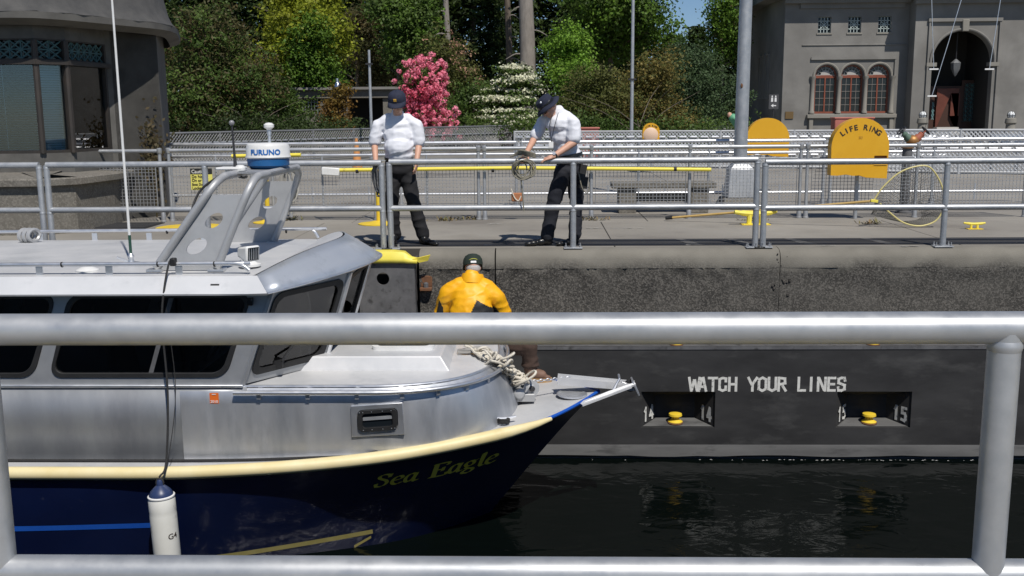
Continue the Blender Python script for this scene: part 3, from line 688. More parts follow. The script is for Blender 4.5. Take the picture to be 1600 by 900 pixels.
# portlight on the trunk side (framed plate, black gasket, pane)
def side_pt(px, py, Y): return at(px, py, Y)
pl = boat
b = MB(); c = V(-1.44, 8.605, -1.09); U = V(1, 0.02, .07).normalized(); W = V(0, -.02, 1).normalized()
b.slab([(-.235, -.145), (.235, -.155), (.225, .14), (-.235, .14)], [roundrect(-.18, .18, -.1, .1, .05)], c+V(0, -.008, 0), U, W, .03); pf = b.build('portlight_plate', alu_bright, boat, bevel=.003)
b = MB(); b.slab(roundrect(-.175, .175, -.098, .098, .05), [roundrect(-.135, .135, -.066, .066, .03)], c+V(0, -.03, 0), U, W, .035); b.build('gasket', black, pf, bevel=.008)
b = MB(); b.slab(roundrect(-.14, .14, -.07, .07, .03), [], c+V(0, -.004, 0), U, W, .01); b.build('pane', glass_far, pf)
b = MB(); b.slab([(-.13, .002), (.13, .002), (.13, .03), (-.13, .03)], [], c+V(0, -.016, 0), U, W, .012); b.build('pane_bar', alu_dull, pf)
b = MB()
for i in range(10):
    a = 2*math.pi*i/10; b.ell(c+U*(.155*math.cos(a)*1.0)+W*(.082*(1 if math.sin(a) > 0 else -1))+V(0, -.034, 0), (.005, .004, .005), None, 6, 4)
b.build('screw', alu_bright, pf)

# ---- wheelhouse
XB = -8.2
lower_m = mat('worn_side_plate', (.27, .285, .305), (.36, .37, .385), rough=.5, metal=.5, scale=2.5, stretch=(1, 1, .3), c3=(.22, .23, .25), c3scale=2, c3lo=.48, c3hi=.7, rvar=.08)
zb_, zt = -.78, .085
yb, yt = 8.63, 8.60
def lean(z, xb, xt): return xb+(xt-xb)*(z+.78)/.86
# side wall panels with slanted windows (u = x, v = z)
side_out = [(XB, -1.5), (-2.66, -1.5), (-2.66, -.78), (-2.335, zt), (XB, zt)]
wins = [(-4.36, -2.79), (-6.0, -4.52), (-7.7, -6.2)]
def winrect(x0, x1, g=0): return roundrect(x0+g, x1-g, -.70+g, .035-g, .11-g*.6, 5, .24, .27)
for sd in (1, -1):
    yy = YC-sd*(YC-yb)
    b = MB(); hl = [winrect(*wn) for wn in wins]
    b.slab(side_out, hl, (0, yy, 0), (1, 0, 0), (0, 0, 1), .03*sd); b.build('cabin_side', alu_dull, boat)
    for wn in wins:
        b = MB(); b.slab(winrect(wn[0], wn[1], -.012), [winrect(wn[0], wn[1], .03)], (0, yy-.012*sd, 0), (1, 0, 0), (0, 0, 1), .03*sd)
        fr = b.build('window', black, boat, bevel=.004)
        b = MB(); b.slab(winrect(wn[0], wn[1], .02), [], (0, yy+.012*sd, 0), (1, 0, 0), (0, 0, 1), .006); b.build('pane', glass_boat, fr)
        xm = wn[0]+(wn[1]-wn[0])*.56
        b = MB(); b.slab([(xm, -.69), (xm+.04, -.69), (xm+.28, .03), (xm+.24, .03)], [], (0, yy+.005*sd, 0), (1, 0, 0), (0, 0, 1), .02*sd); b.build('mullion', steel, fr)
    # lower side: brushed plate and bright ledge
    b = MB(); P = [[V(x, YC-sd*1.32, -1.52), V(x, YC-sd*1.325, -1.1), V(x, YC-sd*1.33, -.795)] for x in np.linspace(XB, -2.6, 14)]; b.grid(P); b.build('lower_side', lower_m, boat, solid=.004)
    b = MB(); b.box(XB, -2.63, YC-sd*1.33-.018, YC-sd*1.33+.018, -.8, -.775); b.build('ledge', alu_bright, boat, bevel=.006)
# windscreen: three raked panels on each facet (bottom edge aft of the top edge)
bot = [V(-2.64, YC-1.31, zb_), V(-2.06, YC-.6, -.77), V(-2.06, YC+.6, -.77), V(-2.64, YC+1.31, zb_)]
top = [V(-2.32, YC-1.34, zt), V(-1.78, YC-.62, .12), V(-1.78, YC+.62, .12), V(-2.32, YC+1.34, zt)]
for i in range(3):
    A, B_, C_, D = bot[i], bot[i+1], top[i+1], top[i]
    def bl(u, v): return A*(1-u)*(1-v)+B_*u*(1-v)+C_*u*v+D*(1-u)*v
    nrm = (B_-A).cross(D-A).normalized()
    def plate(outer, holes, off, th):
        m_ = MB(); m_.slab(outer, holes, (0, 0, 0), (1, 0, 0), (0, 0, 1), th/1.0)
        m_.v = [bl(p.x, p.z)+nrm*(off-p.y) for p in m_.v]; return m_
    full = [(0, 0), (1, 0), (1, 1), (0, 1)]; m0, m1 = (.07, .93)
    def wr(g): return roundrect(m0+g, m1-g, .1+g, .93-g, .1, 5)
    fr = plate(full, [wr(0)], 0, .03).build('windscreen', alu_dull, boat, recalc=True)
    plate(wr(-.02), [wr(.035)], .012, .02).build('gasket', black, fr, recalc=True)
    plate(wr(.02), [], -.012, .006).build('pane', glass_boat, fr, recalc=True)
for i in (1, 2): 
    b = MB(); b.tube([bot[i], top[i]], .028, 8); b.build('windscreen_post', alu_bright, boat)
for i in (0, 3):
    b = MB(); b.tube([bot[i], top[i]], .022, 8); b.build('windscreen_post', alu_dull, boat)
# wipers on the windscreen
for q0, q1 in ((V(-2.43, 8.93, -.66), V(-2.2, 9.22, -.3)), (V(-2.07, 9.75, -.68), V(-1.93, 9.5, -.2))):
    b = MB(); b.tube([q0, q0+V(.09, -.06, .04), q1+V(.05, -.03, 0)], .012, 6); b.box(q0.x-.02, q0.x+.09, q0.y-.06, q0.y+.02, q0.z-.03, q0.z+.04); b.build('wiper', black, boat)
# interior: floor, dash, wheel, seats
b = MB(); b.box(XB, -2.7, 8.7, 11.2, -1.48, -1.45); b.build('cabin_floor', dark_in, boat)
b = MB(); b.box(-3.0, -2.72, 8.75, 11.15, -1.45, -.74); b.box(-3.1, -3.0, 8.8, 10.0, -1.0, -.72); b.build('dashboard', dark_in, boat, bevel=.02)
M = rot3(0, -62); b = MB(); cw = V(-2.98, 9.1, -.5)
b.tube([cw+M @ V(.19*math.cos(a), .19*math.sin(a), 0) for a in np.linspace(0, 2*math.pi, 24)[:-1]], .013, 8, closed=True)
for k in range(3): a = 2*math.pi*k/3; b.tube([cw, cw+M @ V(.19*math.cos(a), .19*math.sin(a), 0)], .01, 6)
b.tube([cw, cw+M @ V(0, 0, -.2)], .025, 8); b.build('steering_wheel', alu_dull, boat)
for x, y in ((-3.75, 9.2), (-3.75, 10.6), (-5.2, 9.3)):
    b = MB(); b.box(x-.22, x+.22, y-.22, y+.22, -1.0, -.88); b.obox((x-.2, y, -.62), (.1, .44, .55), rot3(0, -8)); b.tube([(x, y, -1.45), (x, y, -1)], .05, 10)
    b.build('helm_seat', dark_in, boat, bevel=.04)
b = MB(); b.box(XB-.03, XB, 8.62, 11.28, -1.5, .1); b.build('rear_wall', alu_dull, boat)
# small fittings seen on the side
b = MB(); b.obox((-2.52, 8.585, -.02), (.05, .05, .07)); b.build('camera_box', black_gloss, boat, bevel=.008)
p = at(335, 622, 8.615); b = MB(); b.slab([(-.04, -.048), (.04, -.048), (.04, .048), (-.04, .048)], [], (p.x, 8.608, p.z), (1, 0, 0), (0, 0, 1), .003); st_ = b.build('registration_sticker', orange, boat)
vs_, fs_ = text2d('2010', .034, .0006); b = MB(); b.add([(p.x+x, 8.6035, p.z-.04+y) for x, y in vs_], fs_); b.box(p.x-.018, p.x+.018, 8.6035, 8.604, p.z+.033, p.z+.04); b.build('sticker_print', white_pl, st_, flat=True)
# ---- roof and visor
ns = 24
def rx(s):  # s -1 (starboard) .. 1 (port)
    return s
P = []; Qv = []
for j in range(ns+1):
    s = -1+2*j/ns; a = abs(s); h = 1.33*s
    edge = (1-a**2.2)
    zr = .20+.045*(1-a**2)
    P.append([V(XB-.1, YC+h, zr), V(-6, YC+h, zr), V(-4.4, YC+h, zr), V(-2.5+.12*edge, YC+h, zr)])
    cr = V(-2.46+.5*(1-a**1.8), YC+h*(1.0), .205+.175*(1-a**2.8)); fr = V(-2.33+.74*(1-a**1.9), YC+h*(1+.125*a), .075+.1*(1-a**1.6))
    Qv.append([V(-2.5+.12*edge, YC+h, zr+.001), cr+V(-.02, 0, .0), cr, cr.lerp(fr, .33)+V(0, 0, .006), cr.lerp(fr, .66)+V(0, 0, .006), fr])
b = MB(); b.grid([[r[i] for r in P] for i in range(4)]); b.build('roof', deckpaint, boat, recalc=True)
b = MB(); b.grid([[r[i] for r in Qv] for i in (0, 1)]); b.build('visor_back', deckpaint, boat, recalc=True)
b = MB(); b.grid([[r[i] for r in Qv] for i in (2, 3, 4, 5)]); b.build('visor', visor_m, boat, solid=.012, recalc=True)
b = MB(); b.tube([r[5] for r in Qv], .012, 8); b.build('visor_edge', alu_bright, boat)
for sd in (-1, 1):
    b = MB(); P2 = []
    for x in np.linspace(XB-.1, -2.52, 24): P2.append([V(x, YC+sd*1.33, .2), V(x, YC+sd*1.345, .19), V(x, YC+sd*1.47, .065), V(x, YC+sd*1.465, .05), V(x, YC+sd*1.30, .06)])
    P2.append([Qv[0 if sd < 0 else -1][2]+V(.02, 0, 0), V(-2.43, YC+sd*1.35, .195), V(-2.33, YC+sd*1.497, .075), V(-2.34, YC+sd*1.46, .05), V(-2.4, YC+sd*1.3, .06)])
    b.grid(P2); b.build('roof_edge', roof_side, boat, recalc=True)
b = MB(); b.add([(XB-.1, YC-1.3, .062), (-2.4, YC-1.3, .062), (-1.8, YC-.55, .13), (-1.8, YC+.55, .13), (-2.4, YC+1.3, .062), (XB-.1, YC+1.3, .062)], [(0, 1, 2, 3, 4, 5)]); b.build('headliner', alu_dull, boat, flat=True)
b = MB(); p = at(333, 444, 8.5); b.obox((p.x, 8.545, .137), (.075, .004, .012), rot3(0, 0, -45)); b.build('vent_slot', black, boat)
# roof handrails
for sd in (-1, 1):
    y = YC+sd*1.27; pts = [(XB, y, .29), (-3.0, y, .30), (-2.72, y, .30), (-2.6, y, .285), (-2.54, y, .24)] if sd < 0 else [(-7.0, y, .2), (-6.9, y, .28), (-6.8, y, .3), (-2.75, y, .32), (-2.55, y, .31), (-2.48, y, .22)]
    b = MB(); b.tube(spline(pts, 5), .019, 10); hr = b.build('roof_handrail', alu_bright, boat)
    x = -7.5
    while x < -2.7: b = MB(); b.box(x-.03, x+.03, y-.006, y+.006, .19, .285); b.build('rail_tab', alu_bright, hr); x += .62
    b = MB()
    for x in (-4.2, -3.35, -2.85): b.tube([(x, y, .296), (x+.012, y, .297)], .024, 10)
    b.build('rail_clip', black, hr)
# low roof vents, coil at the far left
b = MB(); b.lathe([(.1, 0), (.1, .015), (.05, .04), (.001, .045)], (-4.05, 8.85, .21), n=16); b.build('roof_vent', white_pl, boat)
p = at(40, 382, 10.9); b = MB()
for k in range(3): b.tube([(p.x+.05*k+.03*math.cos(a), 10.9+.07*math.cos(a), .3+.065*math.sin(a)) for a in np.linspace(0, 6.28, 14)[:-1]], .022, 6, closed=True)
b.build('hose_coil', arch_m, boat)
# whip antenna
a0 = at(205, 405, 9.15)
b = MB(); b.lathe([(.075, 0), (.075, .012), (.03, .02), (.022, .05), (.03, .07), (.012, .1)], (a0.x, 9.15, .235), n=14); b.obox((a0.x-.07, 9.15, .27), (.13, .02, .02), rot3(20, 25)); ab = b.build('antenna_mount', alu_bright, boat)
tp = at(175, 0, 9.15); bs = V(a0.x, 9.15, .3); tp = bs+(tp-bs)*1.25
b = MB(); b.tube([bs, bs.lerp(tp, .07)], .014, 8); b.build('antenna_ferrule', mat('dark_green_ferrule', (.02, .07, .05), None, rough=.4), ab)
b = MB(); b.tube([bs.lerp(tp, .07), bs.lerp(tp, .5), tp], [.0125, .0115, .008], 8); b.build('antenna_whip', white_pl, boat)
# searchlight
c = V(-2.62, 8.98, .235)
b = MB(); b.lathe([(.1, 0), (.1, .02), (.07, .03), (.055, .05)], c, n=20); sbm = b.build('searchlight_base', white_pl, boat)
M = rot3(-38, 5); b = MB(); b.add([c+M @ V(*q)+V(0, 0, .12) for q in ((-.11, -.055, -.05), (.06, -.075, -.075), (.06, .075, -.075), (-.11, .055, -.05), (-.11, -.055, .035), (.06, -.075, .075), (.06, .075, .075), (-.11, .055, .035))],
      [(0, 3, 2, 1), (4, 5, 6, 7), (0, 1, 5, 4), (1, 2, 6, 5), (2, 3, 7, 6), (3, 0, 4, 7)]); lt = b.build('searchlight', white_pl, boat, bevel=.018)
b = MB(); b.obox(c+V(-.02, 0, .05), (.07, .1, .06), M); b.build('yoke', white_pl, lt, bevel=.01)
b = MB(); b.obox(c+M @ V(.062, 0, 0)+V(0, 0, .12), (.006, .115, .115), M); b.build('lens', glass_far, lt)
b = MB()
for k in range(-2, 3): b.obox(c+M @ V(.067, .024*k, 0)+V(0, 0, .12), (.003, .004, .1), M)
b.build('lens_grille', alu_bright, lt)
# radar arch: two bent hoops, perforated leg plates, platform
def hoop(xb, xt, zt_, r=.033):
    pts = [V(xb, YC-1.12, .24), V(xb+(xt-xb)*.5, YC-1.1, .24+(zt_-.24)*.5), V(xb+(xt-xb)*.86, YC-1.06, .24+(zt_-.24)*.86), V(xt-.02, YC-.9, zt_-.015), V(xt, YC-.7, zt_), V(xt, YC+.45, zt_), V(xt-.02, YC+.63, zt_-.015), V(xb+(xt-xb)*.86, YC+.78, .24+(zt_-.24)*.86), V(xb+(xt-xb)*.5, YC+.82, .24+(zt_-.24)*.5), V(xb, YC+.84, .24)]
    return pts
h1, h2 = hoop(-3.42, -2.83, 1.04), hoop(-2.87, -2.52, 1.04)
for hp in (h1, h2):
    b = MB(); b.tube(spline(hp, 6), .036, 14); b.build('arch_tube', arch_m, boat)
for sd, ia, ib in ((-1, 0, 1), (1, 9, 8)):
    y = YC+sd*1.115
    A, B_, C_, D = h1[ia]+V(0, 0, -.02), h2[ia]+V(0, 0, -.02), h2[2 if sd < 0 else 7].lerp(h2[ib], .15), h1[2 if sd < 0 else 7].lerp(h1[ib], .15)
    m_ = MB(); m_.slab([(0, 0), (1, 0), (1, 1), (0, 1)], [circ(.52, .66, .17, 18, .105), circ(.45, .32, .17, 18, .11)] if True else [], (0, 0, 0), (1, 0, 0), (0, 0, 1), .014)
    def bl2(u, v): return A*(1-u)*(1-v)+B_*u*(1-v)+C_*u*v+D*(1-u)*v
    m_.v = [bl2(p.x, p.z)+V(0, p.y*1, 0) for p in m_.v]; m_.build('arch_plate', arch_m, boat, recalc=True, angle=30)
for hx in (h1, h2):
    for i in (0, 9): b = MB(); b.box(hx[i].x-.07, hx[i].x+.07, hx[i].y-.06, hx[i].y+.06, .215, .235); b.build('arch_foot', alu_bright, boat)
b = MB(); b.box(-2.86, -2.48, YC-.62, YC+.42, 1.045, 1.06); b.build('arch_platform', alu_dull, boat)
rc = V(-2.66, 9.93, 1.075); rr_ = .212
b = MB(); b.lathe([(.12, -.03), (.175, 0), (.2, .02), (.205, .085), (.2, .09)], rc, n=40); rd = b.build('radar_base', radar_blue, boat)
b = MB(); b.lathe([(rr_, .088), (rr_+.008, .1), (rr_, .12), (rr_-.002, .2), (rr_-.012, .222), (rr_-.04, .235), (.001, .24)], rc, n=40); b.build('radar_dome', white_pl, boat)
vs_, fs_ = text2d('FURUNO', .088, .003)
b = MB(); b.add([(rc.x+.0+(rr_+.0035)*math.sin(x/rr_*.84+.12), rc.y-(rr_+.0035)*math.cos(x/rr_*.84+.12), rc.z+.128+y*.8) for x, y in vs_], fs_); b.build('radar_lettering', print_blue, rd, flat=True)
p = at(420, 195, 10.1); b = MB(); b.lathe([(.016, 1.06), (.016, p.z-.1), (.022, p.z-.1), (.022, p.z-.04)], (p.x, 10.1, 0), n=10); gp_ = b.build('gps_post', alu_bright, boat)
b = MB(); b.lathe([(.02, -.05), (.03, -.04), (.05, -.025), (.052, 0), (.03, .018), (.001, .022)], (p.x, 10.1, p.z), n=18); b.build('gps_dome', white_pl, gp_)
p = at(362, 192, 9.55); q = at(368, 262, 9.55)
b = MB(); b.tube([q, q.lerp(p, .3), p], [.02, .012, .009], 8); an = b.build('black_antenna', darkm, boat)
b = MB(); b.ell(p, (.026, .026, .026)); b.build('antenna_ball', mat('grey_ball', (.25, .25, .26), None, rough=.3), an)
b = MB(); b.box(-3.02, -2.78, 9.4, 9.62, 1.075, 1.1); b.box(-2.95, -2.85, 9.45, 9.6, 1.05, 1.08); b.lathe([(.05, 0), (.05, .04), (.03, .06)], (-2.8, 9.45, 1.06), n=14); b.build('antenna_bracket', white_pl, boat, bevel=.01)
b = MB(); b.tube(spline([(-2.95, 9.3, 1.03), (-3.05, 9.1, .93), (-3.08, 8.95, .82), (-3.1, 8.9, .7)], 5), .012, 6); b.tube(spline([(-2.7, 9.3, 1.02), (-2.8, 9.5, 1.0), (-2.95, 9.6, 1.03)], 5), .012, 6); b.build('cable', black, boat)
# ---- bow fittings: cleat, windlass, roller, anchor hatch
def cleat(p, s, m_, name, parent, ang=0):
    M = rot3(ang); b = MB(); P = lambda x, y, z: Vector(p)+M @ V(x*s, y*s, z*s)
    b.tube(spline([P(-.5, 0, .3), P(-.3, 0, .27), P(0, 0, .25), P(.3, 0, .27), P(.5, 0, .3)], 4), [.04*s]+[.05*s]*3+[.065*s]*10+[.05*s]*2+[.04*s], 8)
    b.tube([P(-.15, 0, 0), P(-.14, 0, .25)], .06*s, 8); b.tube([P(.15, 0, 0), P(.14, 0, .25)], .06*s, 8); b.obox(P(0, 0, .01), (.6*s, .22*s, .03*s), M)
    return b.build(name, m_, parent)
cz = lambda x: zs(x)+.02
p = atz(787, 657, -1.27); cleat((p.x, p.y, cz(p.x)), .24, alu_bright, 'mooring_cleat', boat, 12)
b = MB(); x_ = -.17; wz = cz(-.1)+.03
wl = atz(828, 606, -1.12)
b.lathe([(.045, -.06), (.045, -.05), (.085, -.045), (.085, -.03), (.05, -.02), (.05, .02), (.085, .03), (.085, .045), (.045, .05), (.02, .06)], (wl.x, wl.y, wl.z), (.35, -1, .1), 20); wd_ = b.build('windlass_drum', arch_m, boat, flat=True)
b = MB(); b.lathe([(.03, .05), (.03, .075), (.012, .08)], (wl.x, wl.y, wl.z), (.35, -1, .1), 8); b.lathe([(.07, .046), (.055, .047)], (wl.x, wl.y, wl.z), (.35, -1, .1), 20); b.build('drum_hub', darkm, wd_, flat=True)
wm = atz(809, 613, -1.14); b = MB(); b.lathe([(.06, -.05), (.065, 0), (.065, .06), (.05, .09), (.02, .1)], (wm.x, wm.y+.05, wm.z-.02), (.2, -1, .15), 16); b.obox((wm.x+.06, wm.y+.1, wm.z-.06), (.22, .2, .08)); b.build('windlass_motor', arch_m, boat, bevel=.008)
# anchor roller channel running out over the bow
A = atz(872, 598, -1.07); B_ = at(992, 603, 9.95)
d = V(B_.x-A.x, 0, B_.z-A.z); ln = d.length; ux = d.normalized(); uz = V(-ux.z, 0, ux.x)
def chp(u, y, w_): return V(A.x, 9.95, A.z)+ux*u+V(0, y, 0)+uz*w_
b = MB()
for y in (-.07, .07):
    b.add([chp(.0, y+e, w0) for e in (-.006, .006) for w0 in (-.05, .03)]+[chp(ln, y+e, w0) for e in (-.006, .006) for w0 in (-.03, .035)], [(0, 1, 3, 2), (4, 6, 7, 5), (0, 4, 5, 1), (2, 3, 7, 6), (1, 5, 7, 3), (0, 2, 6, 4)])
b.add([chp(.0, -.07, -.045), chp(ln, -.07, -.028), chp(ln, .07, -.028), chp(0, .07, -.045)], [(0, 1, 2, 3)])
ar = b.build('anchor_channel', roof_side, boat)
b = MB(); b.lathe([(.05, -.06), (.03, -.02), (.03, .02), (.05, .06)], chp(ln-.05, 0, 0), (0, 1, 0), 14); b.build('bow_roller', black, ar)
q = chp(ln, 0, 0); b = MB(); b.obox(q+V(.0, -.02, .0), (.02, .2, .16), rot3(0, -25)); b.obox(q+V(-.08, -.03, .01), (.14, .03, .05), rot3(0, 20)); b.build('roller_cheek', alu_bright, ar, bevel=.004)
# anchor shank and flukes lying under the roller
b = MB(); f0 = at(907, 632, 9.6); f1 = at(992, 600, 9.85); b.tube([f0, f0.lerp(f1, .5), f1], [.008, .03, .02], 6); b.obox(f0.lerp(f1, .45), ((f1-f0).length*.9, .09, .02), (f1-f0).to_track_quat('X', 'Z').to_matrix()); b.build('anchor', roof_side, boat)
b = MB(); l0 = at(952, 612, 9.8); l1 = at(968, 592, 9.8); b.tube([l0+V(-.02, -.05, -.01), l0+V(.02, -.05, 0), l1, l1+V(0, .12, .01)], .013, 8); b.build('roller_latch', alu_bright, ar)
# chain
ch_ = MB(); c0 = wl+V(.03, .03, .06); c1 = chp(.12, 0, .02)
for i in range(11):
    p = c0.lerp(c1, (i+.5)/11); e = (c1-c0).normalized(); sdv = V(0, 1, 0) if i % 2 else V(0, 0, 1)
    ch_.tube([p+e*.022*math.cos(a)+sdv*.013*math.sin(a) for a in np.linspace(0, 6.283, 9)[:-1]], .005, 5, closed=True)
ch_.build('anchor_chain', alu_bright, boat)
p = atz(897, 615, -1.195); b = MB(); pz = zs(p.x)+.035; b.lathe([(.15, 0), (.155, .006), (.14, .014), (.12, .008), (.001, .01)], (p.x-.02, p.y+.02, pz), (.02, -.05, 1), 26); b.build('anchor_locker_lid', alu, boat)
# black line lying along the side deck to the cleat
pc = atz(787, 655, -1.25)
pts = [(x, YC-1.4, zs(x)+.035) for x in np.linspace(-8, -1.6, 14)]+[(x, YC-(hs(x)-.14), zs(x)+.035) for x in np.linspace(-1.3, -.75, 4)]+[(pc.x-.15, pc.y+.03, cz(pc.x)+.02), (pc.x-.03, pc.y+.02, cz(pc.x)+.04)]
ro = MB(); sp_ = spline(pts, 8); ro.tube(sp_, .0135, 8); o = ro.build('deck_line', ropeb); tag(o, 'black braided line lying along the boat side deck to its cleat', 'rope')
b = MB()
for k in range(3): b.tube([(pc.x+.05*math.cos(a), pc.y+.03*math.sin(a)+.0, cz(pc.x)+.03+.014*k) for a in np.linspace(0, 6.283, 14)[:-1]], .012, 6, closed=True)
b.build('turns', ropeb, o)
# fender hanging from the roof rail
fl = thing('fender', 'long white boat fender with blue ends hanging on a black line', 'fender', (-3.2, 8.2, -2.3))
ft = at(252, 775, 8.16); fa = at(268, 930, 8.16); ax = (fa-ft).normalized(); fln = .92
fw = mat('scuffed_white_vinyl', (.68, .68, .63), (.76, .76, .72), rough=.5, scale=3, c3=(.36, .34, .3), c3scale=5, c3lo=.55, c3hi=.7)
b = MB(); b.lathe([(.102, 0), (.112, .03), (.113, .12), (.111, .14), (.113, .16), (.113, .74), (.1, .78)], ft, ax, 28); b.build('fender_body', fw, fl)
fb = mat('fender_blue', (.02, .035, .1), (.03, .05, .13), rough=.4, scale=8)
for o_, dd in ((ft, -1), (ft+ax*.78, 1)):
    b = MB(); b.lathe([(.101, 0), (.1, .02), (.085, .05), (.055, .08), (.03, .1), (.026, .135), (.018, .15)], o_, ax*dd, 24); b.build('fender_end', fb, fl)
b = MB(); b.lathe([(.113, -.001), (.1135, .01), (.108, .014)], ft+ax*.002, ax*-1, 28); b.build('white_band', white_pl, fl)
rp = V(at(268, 418, 8.66).x, 8.66, .31); eye = ft-ax*.14
b = MB(); b.tube(spline([rp+V(0, .03, .02), rp+V(-.01, -.03, 0), V(rp.x-.02, 8.5, .09), V(rp.x-.04, 8.46, -.2), V(eye.x+.02, 8.42, -.8), V(eye.x+.012, 8.3, -1.38), eye+V(0, 0, .03)], 6), .009, 6)
b.tube(spline([V(rp.x-.0, 8.47, -.06), V(eye.x+.06, 8.5, -.8), V(eye.x+.02, 8.3, -1.4), eye], 6), .004, 6); b.tube([eye+V(.03*math.cos(a), 0, .035*math.sin(a)-.02) for a in np.linspace(0, 6.28, 11)[:-1]], .01, 6, closed=True)
b.build('fender_line', ropeb, fl)
b = MB(); b.obox(rp+V(.02, 0, .01), (.05, .06, .07)); b.build('line_clip', black, fl, bevel=.01)
vs_, fs_ = text2d('G4', .07, .001)
b = MB()
U_ = ax*-1
side = V(1, 0, 0)-ax*ax.x
b.add([ft+ax*(.36-y)+ (side*math.sin(.95+x/.113)-V(0, 1, 0)*math.cos(.95+x/.113))*.1145 for x, y in vs_], fs_); b.build('printed_mark', ink, fl, flat=True)
# white mooring rope heaped on the nose
hp = thing('rope_heap', 'heap of white mooring rope draped over the trunk cabin nose', 'rope', (-.4, 9.8, -1.0))
path = spline([atz(735, 552, -.76)+V(0, 0, .02), atz(765, 560, -.76), atz(790, 575, -.85), atz(803, 592, -1.0), atz(822, 603, -1.13)+V(0, .06, 0)], 8)
for k in range(10):
    pts = []
    for i in range(26):
        t = i/25; q = path[min(len(path)-1, int(t*(len(path)-1)))]; wv = .05+.07*math.sin(math.pi*t)
        pts.append(q+V(rnd.gauss(0, wv*.6), rnd.gauss(.02, wv*1.2), abs(rnd.gauss(.012, .025))))
    sm = [pts[0]]+[(pts[i-1]+pts[i]*1.2+pts[i+1])/3.2 for i in range(1, 25)]+[pts[-1]]
    b = MB(); b.tube(spline(sm, 3), .0125, 7); b.build('rope_strand', ropew, hp)
for k in range(17):
    c = path[rnd.randrange(4, len(path)-2)]+V(rnd.gauss(.0, .05), rnd.gauss(-.01, .07), .03); a_, b__ = rnd.uniform(.06, .13), rnd.uniform(.035, .07); M = rot3(rnd.uniform(0, 180), rnd.uniform(10, 50), rnd.uniform(-40, 40))
    b = MB(); b.tube([c+M @ V(a_*math.cos(t), b__*math.sin(t), .01*math.sin(2*t)) for t in np.linspace(0, 6.283, 20)[:-1]], .012, 7, closed=True); b.build('rope_loop', ropew, hp)
b = MB(); tl = path[0]; b.tube(spline([tl+V(-.12, .02, .0), tl+V(-.02, -.03, .02), tl+V(.06, 0, .03), tl+V(.12, .02, .02)], 5), .022, 8); b.tube(spline([tl+V(-.12, -.05, .0), tl+V(0, -.04, .0), tl+V(.1, 0, .03)], 5), .013, 8); b.build('rope_eye', mat('worn_grey_rope', (.3, .29, .27), None, rough=.9), hp)
# ================================================================== THINGS ON THE PIER
# life ring housings
def ring_box(px0, px1, ptop, pbot, Y, label, front=True, text=True, slot=False, body=amber):
    a, c = at(px0, pbot, Y), at(px1, ptop, Y); wd = c.x-a.x; cx = (a.x+c.x)/2; z0, z1 = a.z, c.z
    o = thing('life_ring_box', label, 'life ring box', (cx, Y, 0), 'yellow life ring housings'); r = wd/2
    sc = [(-r*.98, z0+.02*wd), (-r*.75, z0+.015*wd), (-r*.45, z0+.035*wd), (-r*.2, z0+.01*wd), (0, z0+.02*wd), (r*.25, z0-.02*wd), (r*.6, z0-.03*wd), (r*.97, z0-.04*wd)]
    out = sc+[(r*.985, z0+.2*wd)]+[(r*math.cos(R(t)), z1-r+r*math.sin(R(t))) for t in range(0, 181, 9)]+[(-r*.985, z0+.2*wd)]
    holes = [roundrect(r*.5, r*.95, z0+.27*wd, z0+.36*wd, .01)] if slot else []
    b = MB(); b.slab(out, holes, (cx, Y, 0), (1, 0, 0), (0, 0, 1), .19); b.build('housing', body, o, bevel=.025, angle=50)
    if slot:
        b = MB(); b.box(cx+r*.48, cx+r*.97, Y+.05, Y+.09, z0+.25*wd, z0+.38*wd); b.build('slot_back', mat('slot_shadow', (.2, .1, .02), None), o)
        b = MB(); b.tube([(cx+r*.5, Y-.005, z0+.2*wd), (cx+r*.95, Y-.005, z0+.2*wd)], .006, 6); b.build('slot_lip', amber, o)
    b = MB(); b.tube([(cx+.05, Y+.25, 0), (cx+.05, Y+.25, z1-.2)], .03, 10); b.box(cx-.05, cx+.15, Y+.19, Y+.26, z0+.1, z0+.2); b.build('post', galv, o)
    if text:
        b = MB(); rr = r*.7; words = 'LIFE RING'; n = len(words); 
        for i, ch in enumerate(words):
            if ch == ' ': continue
            vs_, fs_ = text2d(ch, wd*.128, .003); ang = R(128-74*i/(n-1))
            C_ = V(cx+wd*.48*math.cos(ang), Y-.004, z1-wd*.66+wd*.46*math.sin(ang)); tv = V(math.sin(ang), 0, -math.cos(ang)); nv = V(math.cos(ang), 0, math.sin(ang))
            b.add([C_+tv*x+nv*y for x, y in vs_], fs_)
        vs_, fs_ = text2d('80', wd*.07, 0); b.build('lettering', ink, o, flat=True)
        b = MB(); b.add([(cx+x, Y-.004, z1-r*.72+y) for x, y in vs_], fs_); b.build('faint_number', mat('faded_lettering', (.5, .26, .02), None), o, flat=True)
    return o
ring_box(1297, 1392, 184, 276, 14.9, 'large amber life ring housing lettered LIFE RING', slot=True)
ring_box(1165, 1235, 184, 243, 20.5, 'plain amber life ring housing just right of the lamp post', text=False)
o = ring_box(1004, 1031, 192, 222, 27.5, 'small distant amber life ring housing behind the far fence', text=True)
b = MB(); c = at(1017, 211, 27.3); b.lathe([(.16, 0), (.2, .03), (.16, .06), (.12, .03)], c, (0, 1, 0), 20); b.build('life_ring', mat('faded_ring', (.7, .5, .36), None), o)
